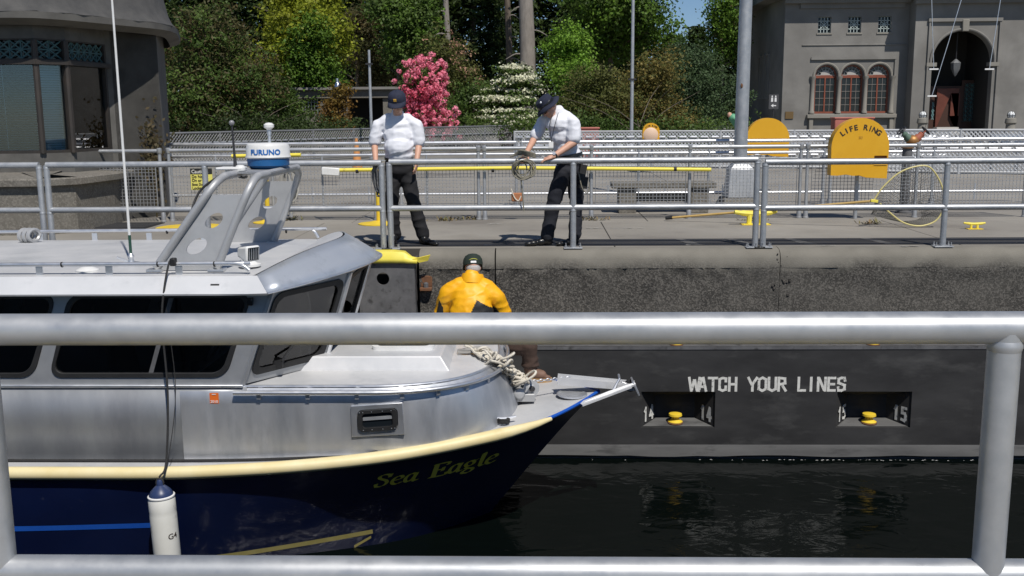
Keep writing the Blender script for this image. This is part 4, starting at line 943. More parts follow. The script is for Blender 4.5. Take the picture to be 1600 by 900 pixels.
# tall lamp post with skirt on a concrete plinth
lx, lY = at(1155, 300, 17.0).x, 17.0
o = thing('lamp_post', 'tall grey tapered lamp post with square skirt on concrete plinth', 'lamp post', (lx, lY, 0))
b = MB(); b.tube([(lx, lY, .7), (lx+.03, lY, 5.5), (lx+.05, lY, 9)], [.112, .095, .08], 20); b.build('pole', galv, o)
b = MB(); zz = at(1155, 258, lY).z; zp = at(1155, 308, lY).z
for (za, zb2, ra, rb, nm, mm) in ((0, zp, .36, .28, 'plinth', conc_plinth), (zp+.002, zz-.05, .235, .19, 'skirt', galv), (zz-.05, zz+.03, .19, .125, 'skirt_cap', galv)):
    b = MB(); b.lathe([(ra*1.41, za), (rb*1.41, zb2)], (lx, lY, 0), n=4); b.v = [V(lx, lY, 0)+rot3(0 if nm == '' else 0) @ (p-V(lx, lY, 0)) for p in b.v]; 
    # square section aligned with the quay
    M = Matrix.Rotation(math.atan2((b.v[0]-V(lx, lY, 0)).y, (b.v[0]-V(lx, lY, 0)).x)*-1+R(45), 3, 'Z'); b.v = [V(lx, lY, 0)+M @ (p-V(lx, lY, 0)) for p in b.v]
    b.build(nm, mm, o, bevel=.012)
p = at(1159, 134, lY-.1); b = MB(); b.ell(p, (.02, .015, .04)); b.build('rust_patch', rust, o)
# thin flagpoles
for px, Y, r, top, lab, ptop in ((987, 40, .07, 12, 'thin white flagpole standing before the dark trees', None), (580, 38, .06, None, 'thin grey pole behind the left man, before the low shed', 78)):
    x = at(px, 190, Y).x; zt_ = top or at(px, ptop, Y).z
    o = thing('flagpole', lab, 'flagpole', (x, Y, 0)); b = MB(); b.tube([(x, Y, 0), (x, Y, zt_)], [r, r*.75], 10); b.build('pole', galv, o)
    b = MB(); b.lathe([(r*2, 0), (r*2, .1), (r*1.3, .2)], (x, Y, 0), n=12); b.build('pole_foot', galv, o)
    b = MB(); z_ = at(px, 124 if top else 100, Y).z; b.box(x-r*2.2, x+r*2.2, Y-.1, Y-.06, z_-.03, z_+.03); b.build('halyard_cleat', darkm, o)
# bench
bx0, bx1 = at(955, 300, 16.3).x, at(1116, 300, 16.3).x
o = thing('bench', 'long low concrete bench on block legs behind the mesh fence', 'bench', ((bx0+bx1)/2, 16.3, 0))
for k in range(2): b = MB(); b.box(bx0, bx1, 16.1+.23*k, 16.32+.23*k, .4, .49); b.build('seat_beam', conc_plinth, o, bevel=.01)
for x in (bx0+.25, bx1-.25): b = MB(); b.box(x-.14, x+.14, 16.15, 16.5, 0, .4); b.build('leg', conc_plinth, o, bevel=.01)
b = MB(); b.box(bx0+.4, bx1-.4, 16.28, 16.36, .18, .3); b.build('stretcher', conc_plinth, o)
# yellow boat hook pole resting along the fence in a white holder
y = FY-.09; a, c = at(512, 266, y), at(1111, 265, y)
o = thing('yellow_pole', 'long yellow pole lying level along the mesh fence', 'pole', (a.x, y, a.z))
b = MB(); b.tube([a, a.lerp(c, .5)+V(0, 0, .03), c], .028, 10); b.build('shaft', yellow_pale, o)
h = at(517, 268, y); b = MB(); b.obox(h, (.27, .1, .12), rot3(0, 4)); b.build('holder', white_pl, o, bevel=.015)
for px in (558, 770, 1055): q = at(px, 264, y); b = MB(); b.lathe([(.034, -.02), (.034, .02)], (q.x, y, a.lerp(c, .5).z+.0), (1, 0, 0), 10); b.build('tie', black, o)
y = 15.9; a, c = at(362, 244, y), at(470, 242, y)
o = thing('yellow_pole', 'short yellow pole end showing either side of the boat radar', 'pole', (a.x, y, a.z)); b = MB(); b.tube([a, c], .03, 10); b.build('shaft', yellow_pale, o)
b = MB(); b.tube([(a.x+.3, y, 0), (a.x+.3, y, a.z)], .03, 8); b.tube([(c.x-.2, y, 0), (c.x-.2, y, a.z)], .03, 8); b.build('stand', galv, o)
# yellow standards with a round base plate
def standard(px, pbase, Y, h, label, rdisc, post=True):
    q = atz(px, pbase, 0); o = thing('yellow_standard', label, 'base plate' if not post else 'post', (q.x, q.y, 0))
    b = MB(); b.lathe([(rdisc, .0), (rdisc, .012), (rdisc*.5, .03), (.06, .05), (.001, .05)], (q.x, q.y, 0.001), n=32); b.build('base_plate', yellow, o)
    if post: b = MB(); b.tube([(q.x, q.y, .03), (q.x, q.y, h)], .034, 12); b.build('post', yellow, o)
standard(592, 350, 14.2, .5, 'short yellow post on round plate behind the left man', .3)
standard(298, 356, 14, 0, 'flat round yellow plate on the deck by the mat', .48, False)
standard(419, 348, 14.4, .72, 'yellow post seen through the boat radar arch', .22)
# dark mat by the house
q = atz(203, 353, 0); b = MB()
for k in range(9): b.box(q.x-.36, q.x+.36, q.y-.36+.08*k, q.y-.30+.08*k, .002, .02)
b.box(q.x-.38, q.x+.38, q.y-.38, q.y+.38, .002, .012)
o = b.build('drain_grating', strip); tag(o, 'dark drain grating set in the deck by the house wall', 'grating')
# caution sign
Y = FY-.08; a, c = at(299, 297, Y), at(331, 263, Y)
o = thing('caution_sign', 'yellow caution sign with black heading hung on the mesh fence', 'sign', ((a.x+c.x)/2, Y, a.z)); wd = c.x-a.x
b = MB(); b.slab(roundrect(a.x, c.x, a.z, c.z, .015), [], (0, Y, 0), (1, 0, 0), (0, 0, 1), .006); b.build('panel', mat('sign_yellow', (.72, .68, .16), None, rough=.5), o)
b = MB(); b.slab(roundrect(a.x, c.x, c.z-.088, c.z, .012), [], (0, Y-.002, 0), (1, 0, 0), (0, 0, 1), .003); b.build('heading_band', black, o)
for nm, txts, mm in (('heading', [('Caution', .075, c.z-.072)], stencil), ('sign_text', [('Do Not', .062, c.z-.142), ('On or In', .062, c.z-.2), ('Boat During', .05, c.z-.256), ('Lockage', .062, c.z-.315)], ink)):
    b = MB()
    for t_, s_, z_ in txts: vs_, fs_ = text2d(t_, s_, .0015, 'LEFT'); b.add([(a.x+.018+x*.95, Y-.006, z_+yv) for x, yv in vs_], fs_)
    b.build(nm, mm, o, flat=True)
# deck cleats
q = atz(1180, 351, 0); o = thing('deck_cleat', 'big yellow horn cleat on the deck by the double railing posts', 'cleat', (q.x, q.y, 0), 'yellow deck cleats'); cleat((q.x, q.y, .0), .62, yellow_pale, 'cleat', o, 8)
b = MB(); b.box(q.x-.2, q.x+.2, q.y-.1, q.y+.1, .001, .012); b.build('bed_plate', yellow, o)
q = atz(1522, 358, 0); o = thing('deck_cleat', 'small yellow horn cleat on the deck at the right edge', 'cleat', (q.x, q.y, 0), 'yellow deck cleats'); cleat((q.x, q.y, .0), .28, yellow_pale, 'cleat', o, -5)
b = MB(); b.box(q.x-.1, q.x+.1, q.y-.06, q.y+.06, .001, .01); b.build('bed_plate', yellow, o)
# landing net leaning on the railing
Yn = 13.9
o = thing('landing_net', 'large landing net with long wooden handle lying on the deck', 'net', (at(1420, 350, Yn).x, Yn, 0))
h0 = atz(1040, 341, .04); h1_ = at(1366, 314, Yn); wood = mat('varnished_wood', (.5, .33, .1), (.6, .42, .16), rough=.5, scale=3)
b = MB(); b.tube([h0, h1_], .017, 8); b.build('handle', wood, o)
b = MB(); b.tube([h0, h0.lerp(h1_, .035)], .024, 8); b.build('grip', black, o)
hoop2 = [at(px, py, Yn) for px, py in ((1366, 312), (1380, 292), (1405, 270), (1432, 260), (1452, 261), (1466, 278), (1474, 300), (1474, 325), (1462, 345), (1438, 353), (1412, 348), (1390, 332), (1375, 318))]
hs_ = spline(hoop2, 5); b = MB(); b.tube(hs_, .011, 8); b.build('hoop', mat('pale_hoop', (.62, .54, .22), None, rough=.45), o)
b = MB(); b.obox(h1_, (.1, .03, .04), rot3(0, 8)); b.build('yoke', yellow_pale, o, bevel=.005)
# net bag: cords from hoop to a sagging pocket behind and below
b = MB(); cc = sum(hoop2, V(0, 0, 0))/len(hoop2); rings = []
N = 44; base = [hs_[int(i*(len(hs_)-1)/N)] for i in range(N)]
for k in range(11):
    t = k/10; low = V(cc.x-.05, Yn+.25, .04); ring = []
    for p in base:
        q = p.lerp(V(cc.x-.06+(p.x-cc.x)*.75, Yn+.12+.2*t, max(.03, (p.z-cc.z)*.25+.16)), t**.9); ring.append(q)
    rings.append(ring)
for k in range(10):
    for i in range(N): b.tube([rings[k][i], rings[k+1][(i+1) % N]], .0022, 3, caps=False); b.tube([rings[k][i], rings[k+1][i-1]], .0022, 3, caps=False)
b.build('netting', mat('net_cord', (.06, .06, .05), None, rough=.9), o, kind='stuff', flat=True)
# fire connection with two valve wheels
Y = 16.0; q = at(1419, 215, Y)
o = thing('standpipe', 'dark standpipe topped by red and green valve wheels', 'standpipe', (q.x, Y, 0))
b = MB(); b.tube([(q.x, Y, 0), (q.x, Y, q.z-.1)], .075, 14); b.lathe([(.13, 0), (.13, .03), (.08, .05)], (q.x, Y, 0), n=16); b.build('riser', steel, o)
vg, vr = mat('valve_green', (.1, .16, .12), None, rough=.6), mat('valve_red', (.4, .12, .07), None, rough=.6)
b = MB(); b.ell((q.x+.07, Y, q.z-.05), (.1, .09, .09)); b.lathe([(.1, .0), (.1, .05)], (q.x, Y, q.z-.16), n=14); b.build('tee', mat('bronze', (.4, .2, .07), None, rough=.5, metal=.5), o)
for s_, mm, nm in ((-1, vg, 'green_valve'), (1, vr, 'red_valve')):
    d = V(s_*.75, -.1, .75).normalized(); c0 = V(q.x+.07+s_*.05, Y, q.z-.03)
    b = MB(); b.lathe([(.058, 0), (.062, .05), (.046, .085), (.05, .12), (.026, .145), (.014, .15), (.014, .2)], c0, d, 14); vv = b.build(nm, mm, o)
    b = MB(); ct = c0+d*.195; u = d.orthogonal().normalized(); w_ = d.cross(u); b.tube([ct+(u*math.cos(t)+w_*math.sin(t))*.075 for t in np.linspace(0, 6.283, 17)[:-1]], .011, 6, closed=True)
    b.tube([ct-u*.07, ct+u*.07], .008, 5); b.tube([ct-w_*.07, ct+w_*.07], .008, 5); b.build('valve_wheel', darkm, vv)
# red boxes beyond
for (x0, x1, y0, y1, Y, lab, lb) in ((779, 802, 186, 204, 52, 'red utility box with white label behind the far fence', True), (1304, 1366, 183, 206, 40, 'faded red box hidden behind the large life ring housing', False), (903, 936, 199, 216, 37, 'low red box behind the fence right of the hatted man', False)):
    a, c = at(x0, y1, Y), at(x1, y0, Y); o = thing('red_box', lab, 'box', ((a.x+c.x)/2, Y, 0))
    b = MB(); b.box(a.x, c.x, Y, Y+.6, 0, c.z); b.build('cabinet', redbox, o, bevel=.04)
    b = MB(); b.box(a.x-.03, c.x+.03, Y-.03, Y+.63, c.z-.06, c.z+.005); b.build('lid', redbox, o, bevel=.02)
    if lb: m0 = at(791, 191, Y-.04); b = MB(); b.box(m0.x-.16, m0.x+.16, Y-.02, Y-.01, m0.z-.05, m0.z+.05); b.build('label_plate', white_pl, o)
# small orange thing and orange float
q = at(557, 224, 30); o = thing('traffic_cone', 'tiny orange cone behind the fence left of the left man', 'cone', (q.x, 30, 0)); zt_ = at(557, 216, 30).z
b = MB(); b.lathe([(.16, .03), (.035, zt_)], (q.x, 30, 0), n=16); b.build('cone', mat('cone_orange', (.6, .26, .08), None), o); b = MB(); b.box(q.x-.2, q.x+.2, 29.8, 30.2, 0, .03); b.build('foot', black, o)
Y = FY-.1; q = at(808, 308, Y); o = thing('line_pouch', 'terracotta pouch with white cord hung on the mesh fence', 'pouch', (q.x, Y, q.z))
b = MB(); b.obox(q, (.17, .06, .13)); b.build('pouch', mat('terracotta', (.4, .16, .07), None, rough=.8), o, bevel=.015)
b = MB(); b.tube(spline([q+V(-.09, -.04, .13), q+V(-.04, -.04, .0), q+V(.02, -.05, -.05), q+V(.06, -.04, .02)], 5), .009, 6); b.build('cord', ropew, o)
# rope coils hung on railings
def coil(name, label, c, n, rx_, rz, mm, r=.011, yj=.03, group=None, drop=None):
    o = thing(name, label, 'rope', c)
    for k in range(n):
        cx, cz_ = c[0]+rnd.gauss(0, .02), c[2]-rz+rnd.gauss(0, .02); sx, sz = rx_*rnd.uniform(.75, 1.1), rz*rnd.uniform(.85, 1.1); y0 = c[1]+rnd.gauss(0, yj)
        b = MB(); ph = rnd.random()
        b.tube([(cx+sx*math.cos(t)+rnd.gauss(0, .004), y0+.02*math.sin(2*t+ph), cz_+sz*math.sin(t)) for t in np.linspace(0, 6.283, 26)[:-1]], r, 6, closed=True); b.build('rope_turn', mm, o)
    if drop: b = MB(); b.tube(spline(drop, 5), r, 6); b.build('rope_tail', mm, o)
    return o
q = at(585, 250, 11.84); coil('rope_coil', 'dark grey rope coil hung on the railing beside the left man', (q.x+.04, 11.97, 1.0), 9, .05, .17, mat('dark_rope', (.1, .1, .1), (.2, .2, .2), rough=.9, scale=40), .012)
q = at(452, 250, 15.2); coil('rope_coil', 'pale thin line coiled on the fence right of the radar', (q.x, 15.2, at(452, 259, 15.2).z), 7, .1, .27, mat('pale_line', (.4, .39, .36), None, rough=.9), .012, drop=[(q.x-.02, 15.18, .75), (q.x+.02, 15.18, .45), (q.x, 15.18, .12)])
# weeds along the fence foot
for px, py in ((452, 344), (700, 345), (735, 343), (925, 344), (1362, 350), (1180, 345), (330, 325)):
    q = atz(px, py, 0); b = MB()
    for k in range(46):
        a = rnd.random()*6.28; l = rnd.uniform(.04, .13); e = rnd.uniform(.1, .9); p = q+V(rnd.gauss(0, .1), rnd.gauss(0, .04), 0)
        tip = p+V(math.cos(a)*l*math.cos(e), math.sin(a)*l*math.cos(e), l*math.sin(e)); s_ = V(-math.sin(a), math.cos(a), 0)*.012
        b.add([p, p.lerp(tip, .5)+s_, tip, p.lerp(tip, .5)-s_], [(0, 1, 2, 3)])
    b.build('weeds', mat('dry_weeds', (.2, .13, .06), (.1, .12, .04), rough=.9, scale=8), kind='stuff', flat=True)
# white chalky spots on deck and coping
sp = MB()
for px, py, w_ in ((985, 357, .3), (1290, 384, .1), (1420, 385, .14), (1070, 383, .15), (760, 383, .14), (775, 350, .1), (930, 357, .12)):
    q = atz(px, py, .001)
    for k in range(9):
        c = q+V(rnd.gauss(0, w_*.5), rnd.gauss(0, .012), .002+.0005*k); r = rnd.uniform(.01, .03); c.y = max(c.y, 11.905); sp.add([c+V(r*2*math.cos(t)*rnd.uniform(.6, 1.2), r*.7*math.sin(t)*rnd.uniform(.6, 1.2), 0) for t in np.linspace(0, 6.28, 9)[:-1]], [tuple(range(8))])
sp.build('chalk_stains', mat('chalk', (.55, .54, .5), (.4, .38, .34), scale=20), pier, kind='stuff', flat=True)

# ================================================================== PEOPLE
from mathutils import noise as mnoise
def blob(mb, name, m, parent, voxel=.011, smooth=6, folds=0, fs=(7, 7, 12)):
    o = mb.build(name, m, None, flat=True)
    md = o.modifiers.new('r', 'REMESH'); md.mode = 'VOXEL'; md.voxel_size = voxel; md.use_smooth_shade = True
    ms = o.modifiers.new('s', 'SMOOTH'); ms.factor = .5; ms.iterations = smooth
    me = bpy.data.meshes.new_from_object(o.evaluated_get(bpy.context.evaluated_depsgraph_get())); me.name = name
    old = o.data; o.modifiers.clear(); o.data = me; bpy.data.meshes.remove(old)
    if folds:
        nv = [v.normal.copy() for v in me.vertices]
        for v, q in zip(me.vertices, nv):
            c = v.co; a = mnoise.noise((c.x*fs[0], c.y*fs[1], c.z*fs[2]+3)); a2 = mnoise.noise((c.x*fs[0]*2.3+9, c.y*fs[1]*2.3, c.z*fs[2]*2.3)); v.co = c+q*(folds*(1-2*abs(a)**.7+.5*a2))
        me.update()
    root = parent
    while root.parent is not None: root = root.parent
    me.transform(Matrix.Translation(-root.location)); me.materials.clear(); me.materials.append(m); me.shade_smooth(); o.parent = parent
    return o
def head(b, c, M, s=1.0):
    """head, face features and ears in one mass; M maps x right, y back (face looks to -y), z up"""
    P = lambda x, y, z: c+M @ V(x, y, z)*s
    b.ell(P(0, .012, .03), (.077*s, .098*s, .105*s), M); b.ell(P(0, -.025, -.045), (.058*s, .07*s, .07*s), M); b.ell(P(0, -.06, -.085), (.032*s, .03*s, .026*s), M)
    b.cap(P(0, -.088, .012), P(0, -.11, -.022), .011*s, .016*s, 8); b.ell(P(0, -.085, -.055), (.026*s, .014*s, .011*s), M, 8, 6)
    for e in (-1, 1): b.ell(P(e*.078, .012, -.005), (.012*s, .022*s, .032*s), M, 8, 6); b.ell(P(e*.035, -.078, -.012), (.024*s, .015*s, .018*s), M, 8, 6)
    b.ell(P(0, -.082, .03), (.055*s, .018*s, .014*s), M, 8, 6)
def face_bits(parent, c, M, s=1.0, glasses=False):
    P = lambda x, y, z: c+M @ V(x, y, z)*s
    b = MB()
    for e in (-1, 1): b.ell(P(e*.033, -.092, .008), (.012*s, .006*s, .007*s), M, 8, 6)
    if glasses:
        for e in (-1, 1): b.ell(P(e*.034, -.1, .006), (.028*s, .008*s, .02*s), M, 10, 6); b.tube([P(e*.06, -.09, .01), P(e*.08, .0, .012)], .004, 5)
    b.build('glasses' if glasses else 'eyes', black_gloss, parent)
def hand(b, wrist, d, palm_n, s=1.0, curl=.35, thumb=1):
    """palm, four bent fingers of unequal length and a thumb; d points along the fingers, palm_n out of the palm"""
    d = Vector(d).normalized(); nn = Vector(palm_n); nn = (nn-d*nn.dot(d)).normalized(); sd = d.cross(nn)*thumb; wrist = Vector(wrist)
    b.cap(wrist, wrist+d*.04*s, .026*s, .03*s, 10)
    for k in range(4): b.cap(wrist+d*.03*s+sd*(.024-.016*k)*s, wrist+d*.088*s+sd*(.03-.02*k)*s, .015*s, .012*s, 8)
    for k, ln in enumerate((.07, .08, .074, .056)):
        q = wrist+d*.09*s+sd*(.031-.0205*k)*s; dd = d
        for j in range(3):
            a = curl*(.6+.5*j); dd = (dd*math.cos(a)+nn*math.sin(a)).normalized() if j or curl else dd; e = q+dd*ln*s*(.45, .32, .26)[j]; b.cap(q, e, (.0095, .0088, .008)[j]*s, (.0088, .008, .0068)[j]*s, 7); q = e
    t0 = wrist+d*.025*s+sd*.028*s; t1 = t0+(d*.55+sd*.7+nn*.35).normalized()*.04*s; t2 = t1+(d*.8+sd*.25+nn*.5).normalized()*.032*s
    b.cap(t0, t1, .014*s, .0115*s, 8); b.cap(t1, t2, .0115*s, .009*s, 8)
def shoe(b, heel, d, s=1.0, h=.1):
    d = Vector(d).normalized(); sd = V(-d.y, d.x, 0)
    M = Matrix((sd, d, V(0, 0, 1))).transposed()
    for u, w_, z, hh in ((.02, .036, .045, .045), (.1, .042, .045, .042), (.19, .046, .036, .034), (.235, .038, .03, .027)): b.ell(Vector(heel)+d*u*s+V(0, 0, z*s), (w_*s, .06*s, hh*s), M, 12, 8)
    b.cap(Vector(heel)+d*.05*s+V(0, 0, .06), Vector(heel)+d*.03*s+V(0, 0, h), .045*s, .05*s)
def ballcap(c, M, s, m_, parent, peak=True, dirn=-1, tilt=0):
    P = lambda x, y, z: c+M @ V(x, y, z)*s
    prof = [(.101, .02), (.103, .05), (.098, .085), (.08, .118), (.05, .137), (.001, .142)]
    b = MB(); b.lathe([(r*s, h*s) for r, h in prof], P(0, .008, 0), M @ V(0, 0, 1), 24)
    b.v = [p for p in b.v]; cp = b.build('cap', m_, parent)
    b = MB(); b.ell(P(0, .008, .143), (.009*s, .009*s, .006*s), None, 8, 5); b.build('cap_button', m_, cp)
    b = MB(); G = []
    for i in range(15):
        a = R(-80+160*i/14); x, y = math.sin(a), math.cos(a); row = []
        for t in (0, .5, 1): rr = .1+.085*t*max(0, y)**.55; row.append(P(x*(.1+.004*t), .008+dirn*(y*.1+(.085*t*max(0, y)**.6)), .032-.022*t-.012*x*x*t*2))
        G.append(row)
    b.grid(G); b.build('cap_peak', m_, cp, solid=.006)
    return cp
# ---- left man: standing, looking down, arms at his sides
def F(px, py, Y): return at(px, py, Y)
Y = 12.3
o = thing('person', 'man in white t-shirt, black trousers and navy cap looking down', 'person', (F(630, 380, Y).x, Y, 0))
hip = F(624, 262, Y); nb = F(621, 180, Y-.02); hc = F(621, 161, Y-.1)
Mh = rot3(-6) @ Matrix.Rotation(R(24), 3, 'X')
kl, kr = F(612, 315, Y-.04), F(645, 312, Y-.03); al, ar_ = V(F(617, 372, Y+.05).x, Y+.05, .1), V(F(661, 368, Y+.02).x, Y+.02, .1)
shl, shr = F(591, 196, Y), F(651, 196, Y); ell_, elr = F(585, 224, Y-.0), F(655, 224, Y-.0); wl_, wr_ = F(587, 252, Y-.16), F(651, 252, Y-.14)
b = MB(); head(b, hc, Mh, 1.02); b.cap(nb+V(0, .02, -.06), hc+V(0, .02, -.05), .062, .056)
for a, e, w_, th in ((shl, ell_, wl_, -1), (shr, elr, wr_, 1)): b.cap(a, e, .054, .046); b.cap(e, w_, .045, .031); hand(b, w_, (.1*-th, -.3, -1), (-th*.9, .2, 0), 1.0, .35, th)
b.cap(nb+V(0, 0, -.22), hip, .1, .1); body = blob(b, 'body', skin, o, .0085, 4)
face_bits(body, hc, Mh, 1.02)
b = MB(); cm = F(621, 214, Y); 
b.ell(F(621, 199, Y), (.19, .12, .12)); b.ell(F(622, 212, Y-.02), (.18, .145, .16)); b.ell(F(623, 230, Y-.05), (.178, .17, .15)); b.ell(F(624, 243, Y-.03), (.175, .15, .1)); b.cap(nb+V(0, .02, .005), nb+V(0, .02, -.12), .082, .15)
b.cap(F(607, 185, Y), shl, .06, .07); b.cap(F(636, 185, Y), shr, .06, .07)
b.cap(shl, shl.lerp(ell_, .85), .074, .08); b.cap(shr, shr.lerp(elr, .85), .074, .08)
ts_ = blob(b, 't_shirt', shirt, o, .011, 6, .0065)
b = MB(); ps = hip
b.ell(F(624, 254, Y-.01), (.178, .145, .09)); b.ell(F(624, 264, Y), (.18, .15, .12))
b.cap(F(614, 270, Y), kl, .105, .085); b.cap(kl, al+V(0, 0, .02), .082, .078); b.cap(F(635, 270, Y), kr, .105, .085); b.cap(kr, ar_+V(0, 0, .02), .082, .08)
blob(b, 'trousers', trouser, o, .012, 4, .009, (5, 5, 9))
b = MB(); b.lathe([(.172, 0), (.176, .005), (.176, .035), (.172, .04)], (hip.x, Y-.01, F(624, 250, Y).z), n=28); b.v = [V(p.x, Y-.01+(p.y-Y+.01)*.84, p.z) for p in b.v]; b.build('belt', leather, o)
b = MB(); shoe(b, V(al.x, al.y-.02, 0), (-.25, -1, 0), 1.05); blob(b, 'shoe', leather, o, .009, 3)
b = MB(); shoe(b, V(ar_.x-.02, ar_.y, 0), (.72, -.7, 0), 1.08); blob(b, 'shoe', leather, o, .009, 3)
cp = ballcap(hc, Mh, 1.06, capm, o)
b = MB(); e = hc+Mh @ V(.0, -.098, .075); b.obox(e, (.034, .012, .03), Mh); b.build('cap_badge', mat('badge_gold', (.75, .42, .05), None), cp)
# ---- right man: leaning on the rail, profile to the left
Y = 12.22
o = thing('person', 'man in navy sun hat and white t-shirt leaning over the railing with rope', 'person', (F(870, 380, Y).x, Y, 0))
hip = F(886, 256, Y); nb = F(872, 176, Y-.04); hc = F(858, 168, Y-.1)
Mh = rot3(-62) @ Matrix.Rotation(R(30), 3, 'X')
Mh = Matrix.Rotation(R(-22), 3, 'Y') @ rot3(-60) @ Matrix.Rotation(R(22), 3, 'X')
kf, kb = F(866, 312, Y-.06), F(901, 312, Y+.08); af, abk = V(F(855, 366, Y-.06).x, Y-.06, .1), V(F(898, 370, Y+.02).x, Y+.02, .1)
sf, sb = F(848, 190, Y+.06), F(896, 192, Y-.16); ef, eb = F(834, 218, Y-.02), F(897, 222, Y-.2); wf, wb = F(822, 240, Y-.3), F(864, 245, Y-.34)
b = MB(); head(b, hc, Mh, 1.02); b.cap(nb+V(0, 0, -.06), hc+V(.02, .02, -.03), .064, .058)
b.cap(sf, ef, .05, .044); b.cap(ef, wf, .043, .03); hand(b, wf, (-.25, -.25, -.5), (-.3, -.9, 0), 1.0, .45, -1)
b.cap(sb, eb, .056, .05); b.cap(eb, wb, .05, .032); hand(b, wb, (-.9, -.1, -.25), (0, .3, -1), 1.05, .4, -1)
b.cap(nb+V(.03, 0, -.22), hip, .1, .1); body = blob(b, 'body', skin, o, .0085, 4); face_bits(body, hc, Mh, 1.02, True)
b = MB()
b.ell(F(876, 194, Y-.05), (.175, .17, .13)); b.ell(F(880, 212, Y-.04), (.165, .155, .15)); b.ell(F(884, 230, Y-.02), (.15, .15, .13)); b.ell(F(889, 242, Y), (.145, .14, .09), rot3(0, -14)); b.cap(nb+V(.005, -.01, .005), nb+V(.03, 0, -.12), .082, .14); b.cap(nb+V(.02, .0, -.01), nb+V(.12, 0, -.12), .08, .12)
b.cap(F(864, 185, Y), sf, .07, .072); b.cap(F(882, 184, Y-.06), sb, .07, .08); b.cap(sf, sf.lerp(ef, .75), .072, .075); b.cap(sb, sb.lerp(eb, .75), .08, .086)
blob(b, 't_shirt', shirt, o, .011, 6, .0065)
b = MB(); b.ell(F(890, 252, Y), (.155, .15, .1)); b.ell(F(888, 266, Y), (.165, .155, .12)); b.cap(F(880, 270, Y-.05), kf, .11, .088); b.cap(kf, af+V(0, 0, .02), .085, .08); b.cap(F(897, 270, Y+.05), kb, .11, .085); b.cap(kb, abk+V(0, 0, .02), .082, .078)
blob(b, 'trousers', trouser_navy, o, .012, 4, .009, (5, 5, 9))
b = MB(); b.lathe([(.158, 0), (.162, .005), (.162, .035), (.158, .04)], F(890, 246, Y), (-.18, 0, 1), 28); b.build('belt', leather, o)
b = MB(); shoe(b, V(af.x+.03, af.y, 0), (-1, -.25, 0), 1.08); blob(b, 'shoe', leather, o, .009, 3)
b = MB(); shoe(b, V(abk.x+.02, abk.y, 0), (-.8, -.6, 0), 1.05); blob(b, 'shoe', leather, o, .009, 3)
b = MB(); rq = F(910, 268, Y-.14); b.obox(rq, (.08, .07, .17), rot3(10, 12)); b.obox(rq+V(.01, 0, -.13), (.1, .06, .14), rot3(10, 8)); b.tube([rq+V(0, 0, .08), rq+V(.0, 0, .2)], .008, 6); b.build('belt_pouch', black, o, bevel=.015)
b = MB(); b.tube(spline([rq+V(-.05, -.05, 0), rq+V(-.0, -.08, -.2), rq+V(.07, -.06, -.24), rq+V(.08, -.05, -.02)], 5), .006, 5); b.build('key_lanyard', roped, o)
b = MB(); b.tube(spline([nb+V(-.06, -.1, .0), nb+V(-.1, -.14, -.14), F(861, 216, Y-.22), F(861, 222, Y-.22)], 5), .004, 5); b.tube(spline([nb+V(-.0, -.14, .0), nb+V(-.04, -.17, -.14), F(862, 216, Y-.22)], 5), .004, 5); lan = b.build('lanyard', leather, o)
b = MB(); b.obox(F(861, 226, Y-.22), (.055, .006, .07), rot3(10)); b.build('badge', white_pl, lan)
b = MB(); wq = wb.lerp(eb, .1); dd = (eb-wb).normalized(); b.lathe([(.036, -.01), (.038, 0), (.036, .01)], wq, dd, 16); wt = b.build('watch_strap', leather, o); b = MB(); b.lathe([(.02, 0), (.02, .01)], wq+V(-.01, -.03, .02), (-.2, -.8, .5), 14); b.build('watch_face', alu_bright, wt)
# brimmed hat
ax = Mh @ V(0, 0, 1); hb0 = hc+ax*.045
b = MB(); b.lathe([(.106, 0), (.106, .05), (.1, .085), (.08, .1), (.001, .104)], hb0, ax, 24); ht = b.build('sun_hat', capm, o)
b = MB(); G = []; u = ax.orthogonal().normalized(); w_ = ax.cross(u)
for i in range(25):
    a = 2*math.pi*i/24; G.append([hb0+(u*math.cos(a)+w_*math.sin(a))*r+ax*(-h-.008*math.sin(3*a)) for r, h in ((.1, -.01), (.135, .005), (.17, .03))])
b.grid(G); b.build('hat_brim', capm, ht, solid=.006)
b = MB(); b.lathe([(.108, .005), (.11, .01), (.11, .03), (.108, .035)], hb0, ax, 24); b.build('hat_band', leather, ht); 
b = MB(); b.ell(hb0+ax*.03+V(-.05, -.1, 0), (.014, .008, .014)); b.build('hat_pin', alu_bright, ht)
# rope in his hands
q = F(818, 243, Y-.36); o = coil('rope_coil', 'hemp coloured rope coil held over the rail by the hatted man', (q.x-.0, Y-.4, 1.05), 8, .115, .115, roped, .008, .03, drop=[(q.x-.03, Y-.4, .85), (q.x-.01, Y-.4, .6), (q.x+.0, Y-.4, .45)])
for k in range(5):
    b = MB(); b.tube(spline([(q.x-.16+.02*k, Y-.33, 1.08+.012*k), (q.x-.02, Y-.36-.01*k, 1.11+.012*k), (q.x+.14, Y-.32, 1.07+.01*k)], 6), .0095, 6); b.build('rope_turn', roped, o)
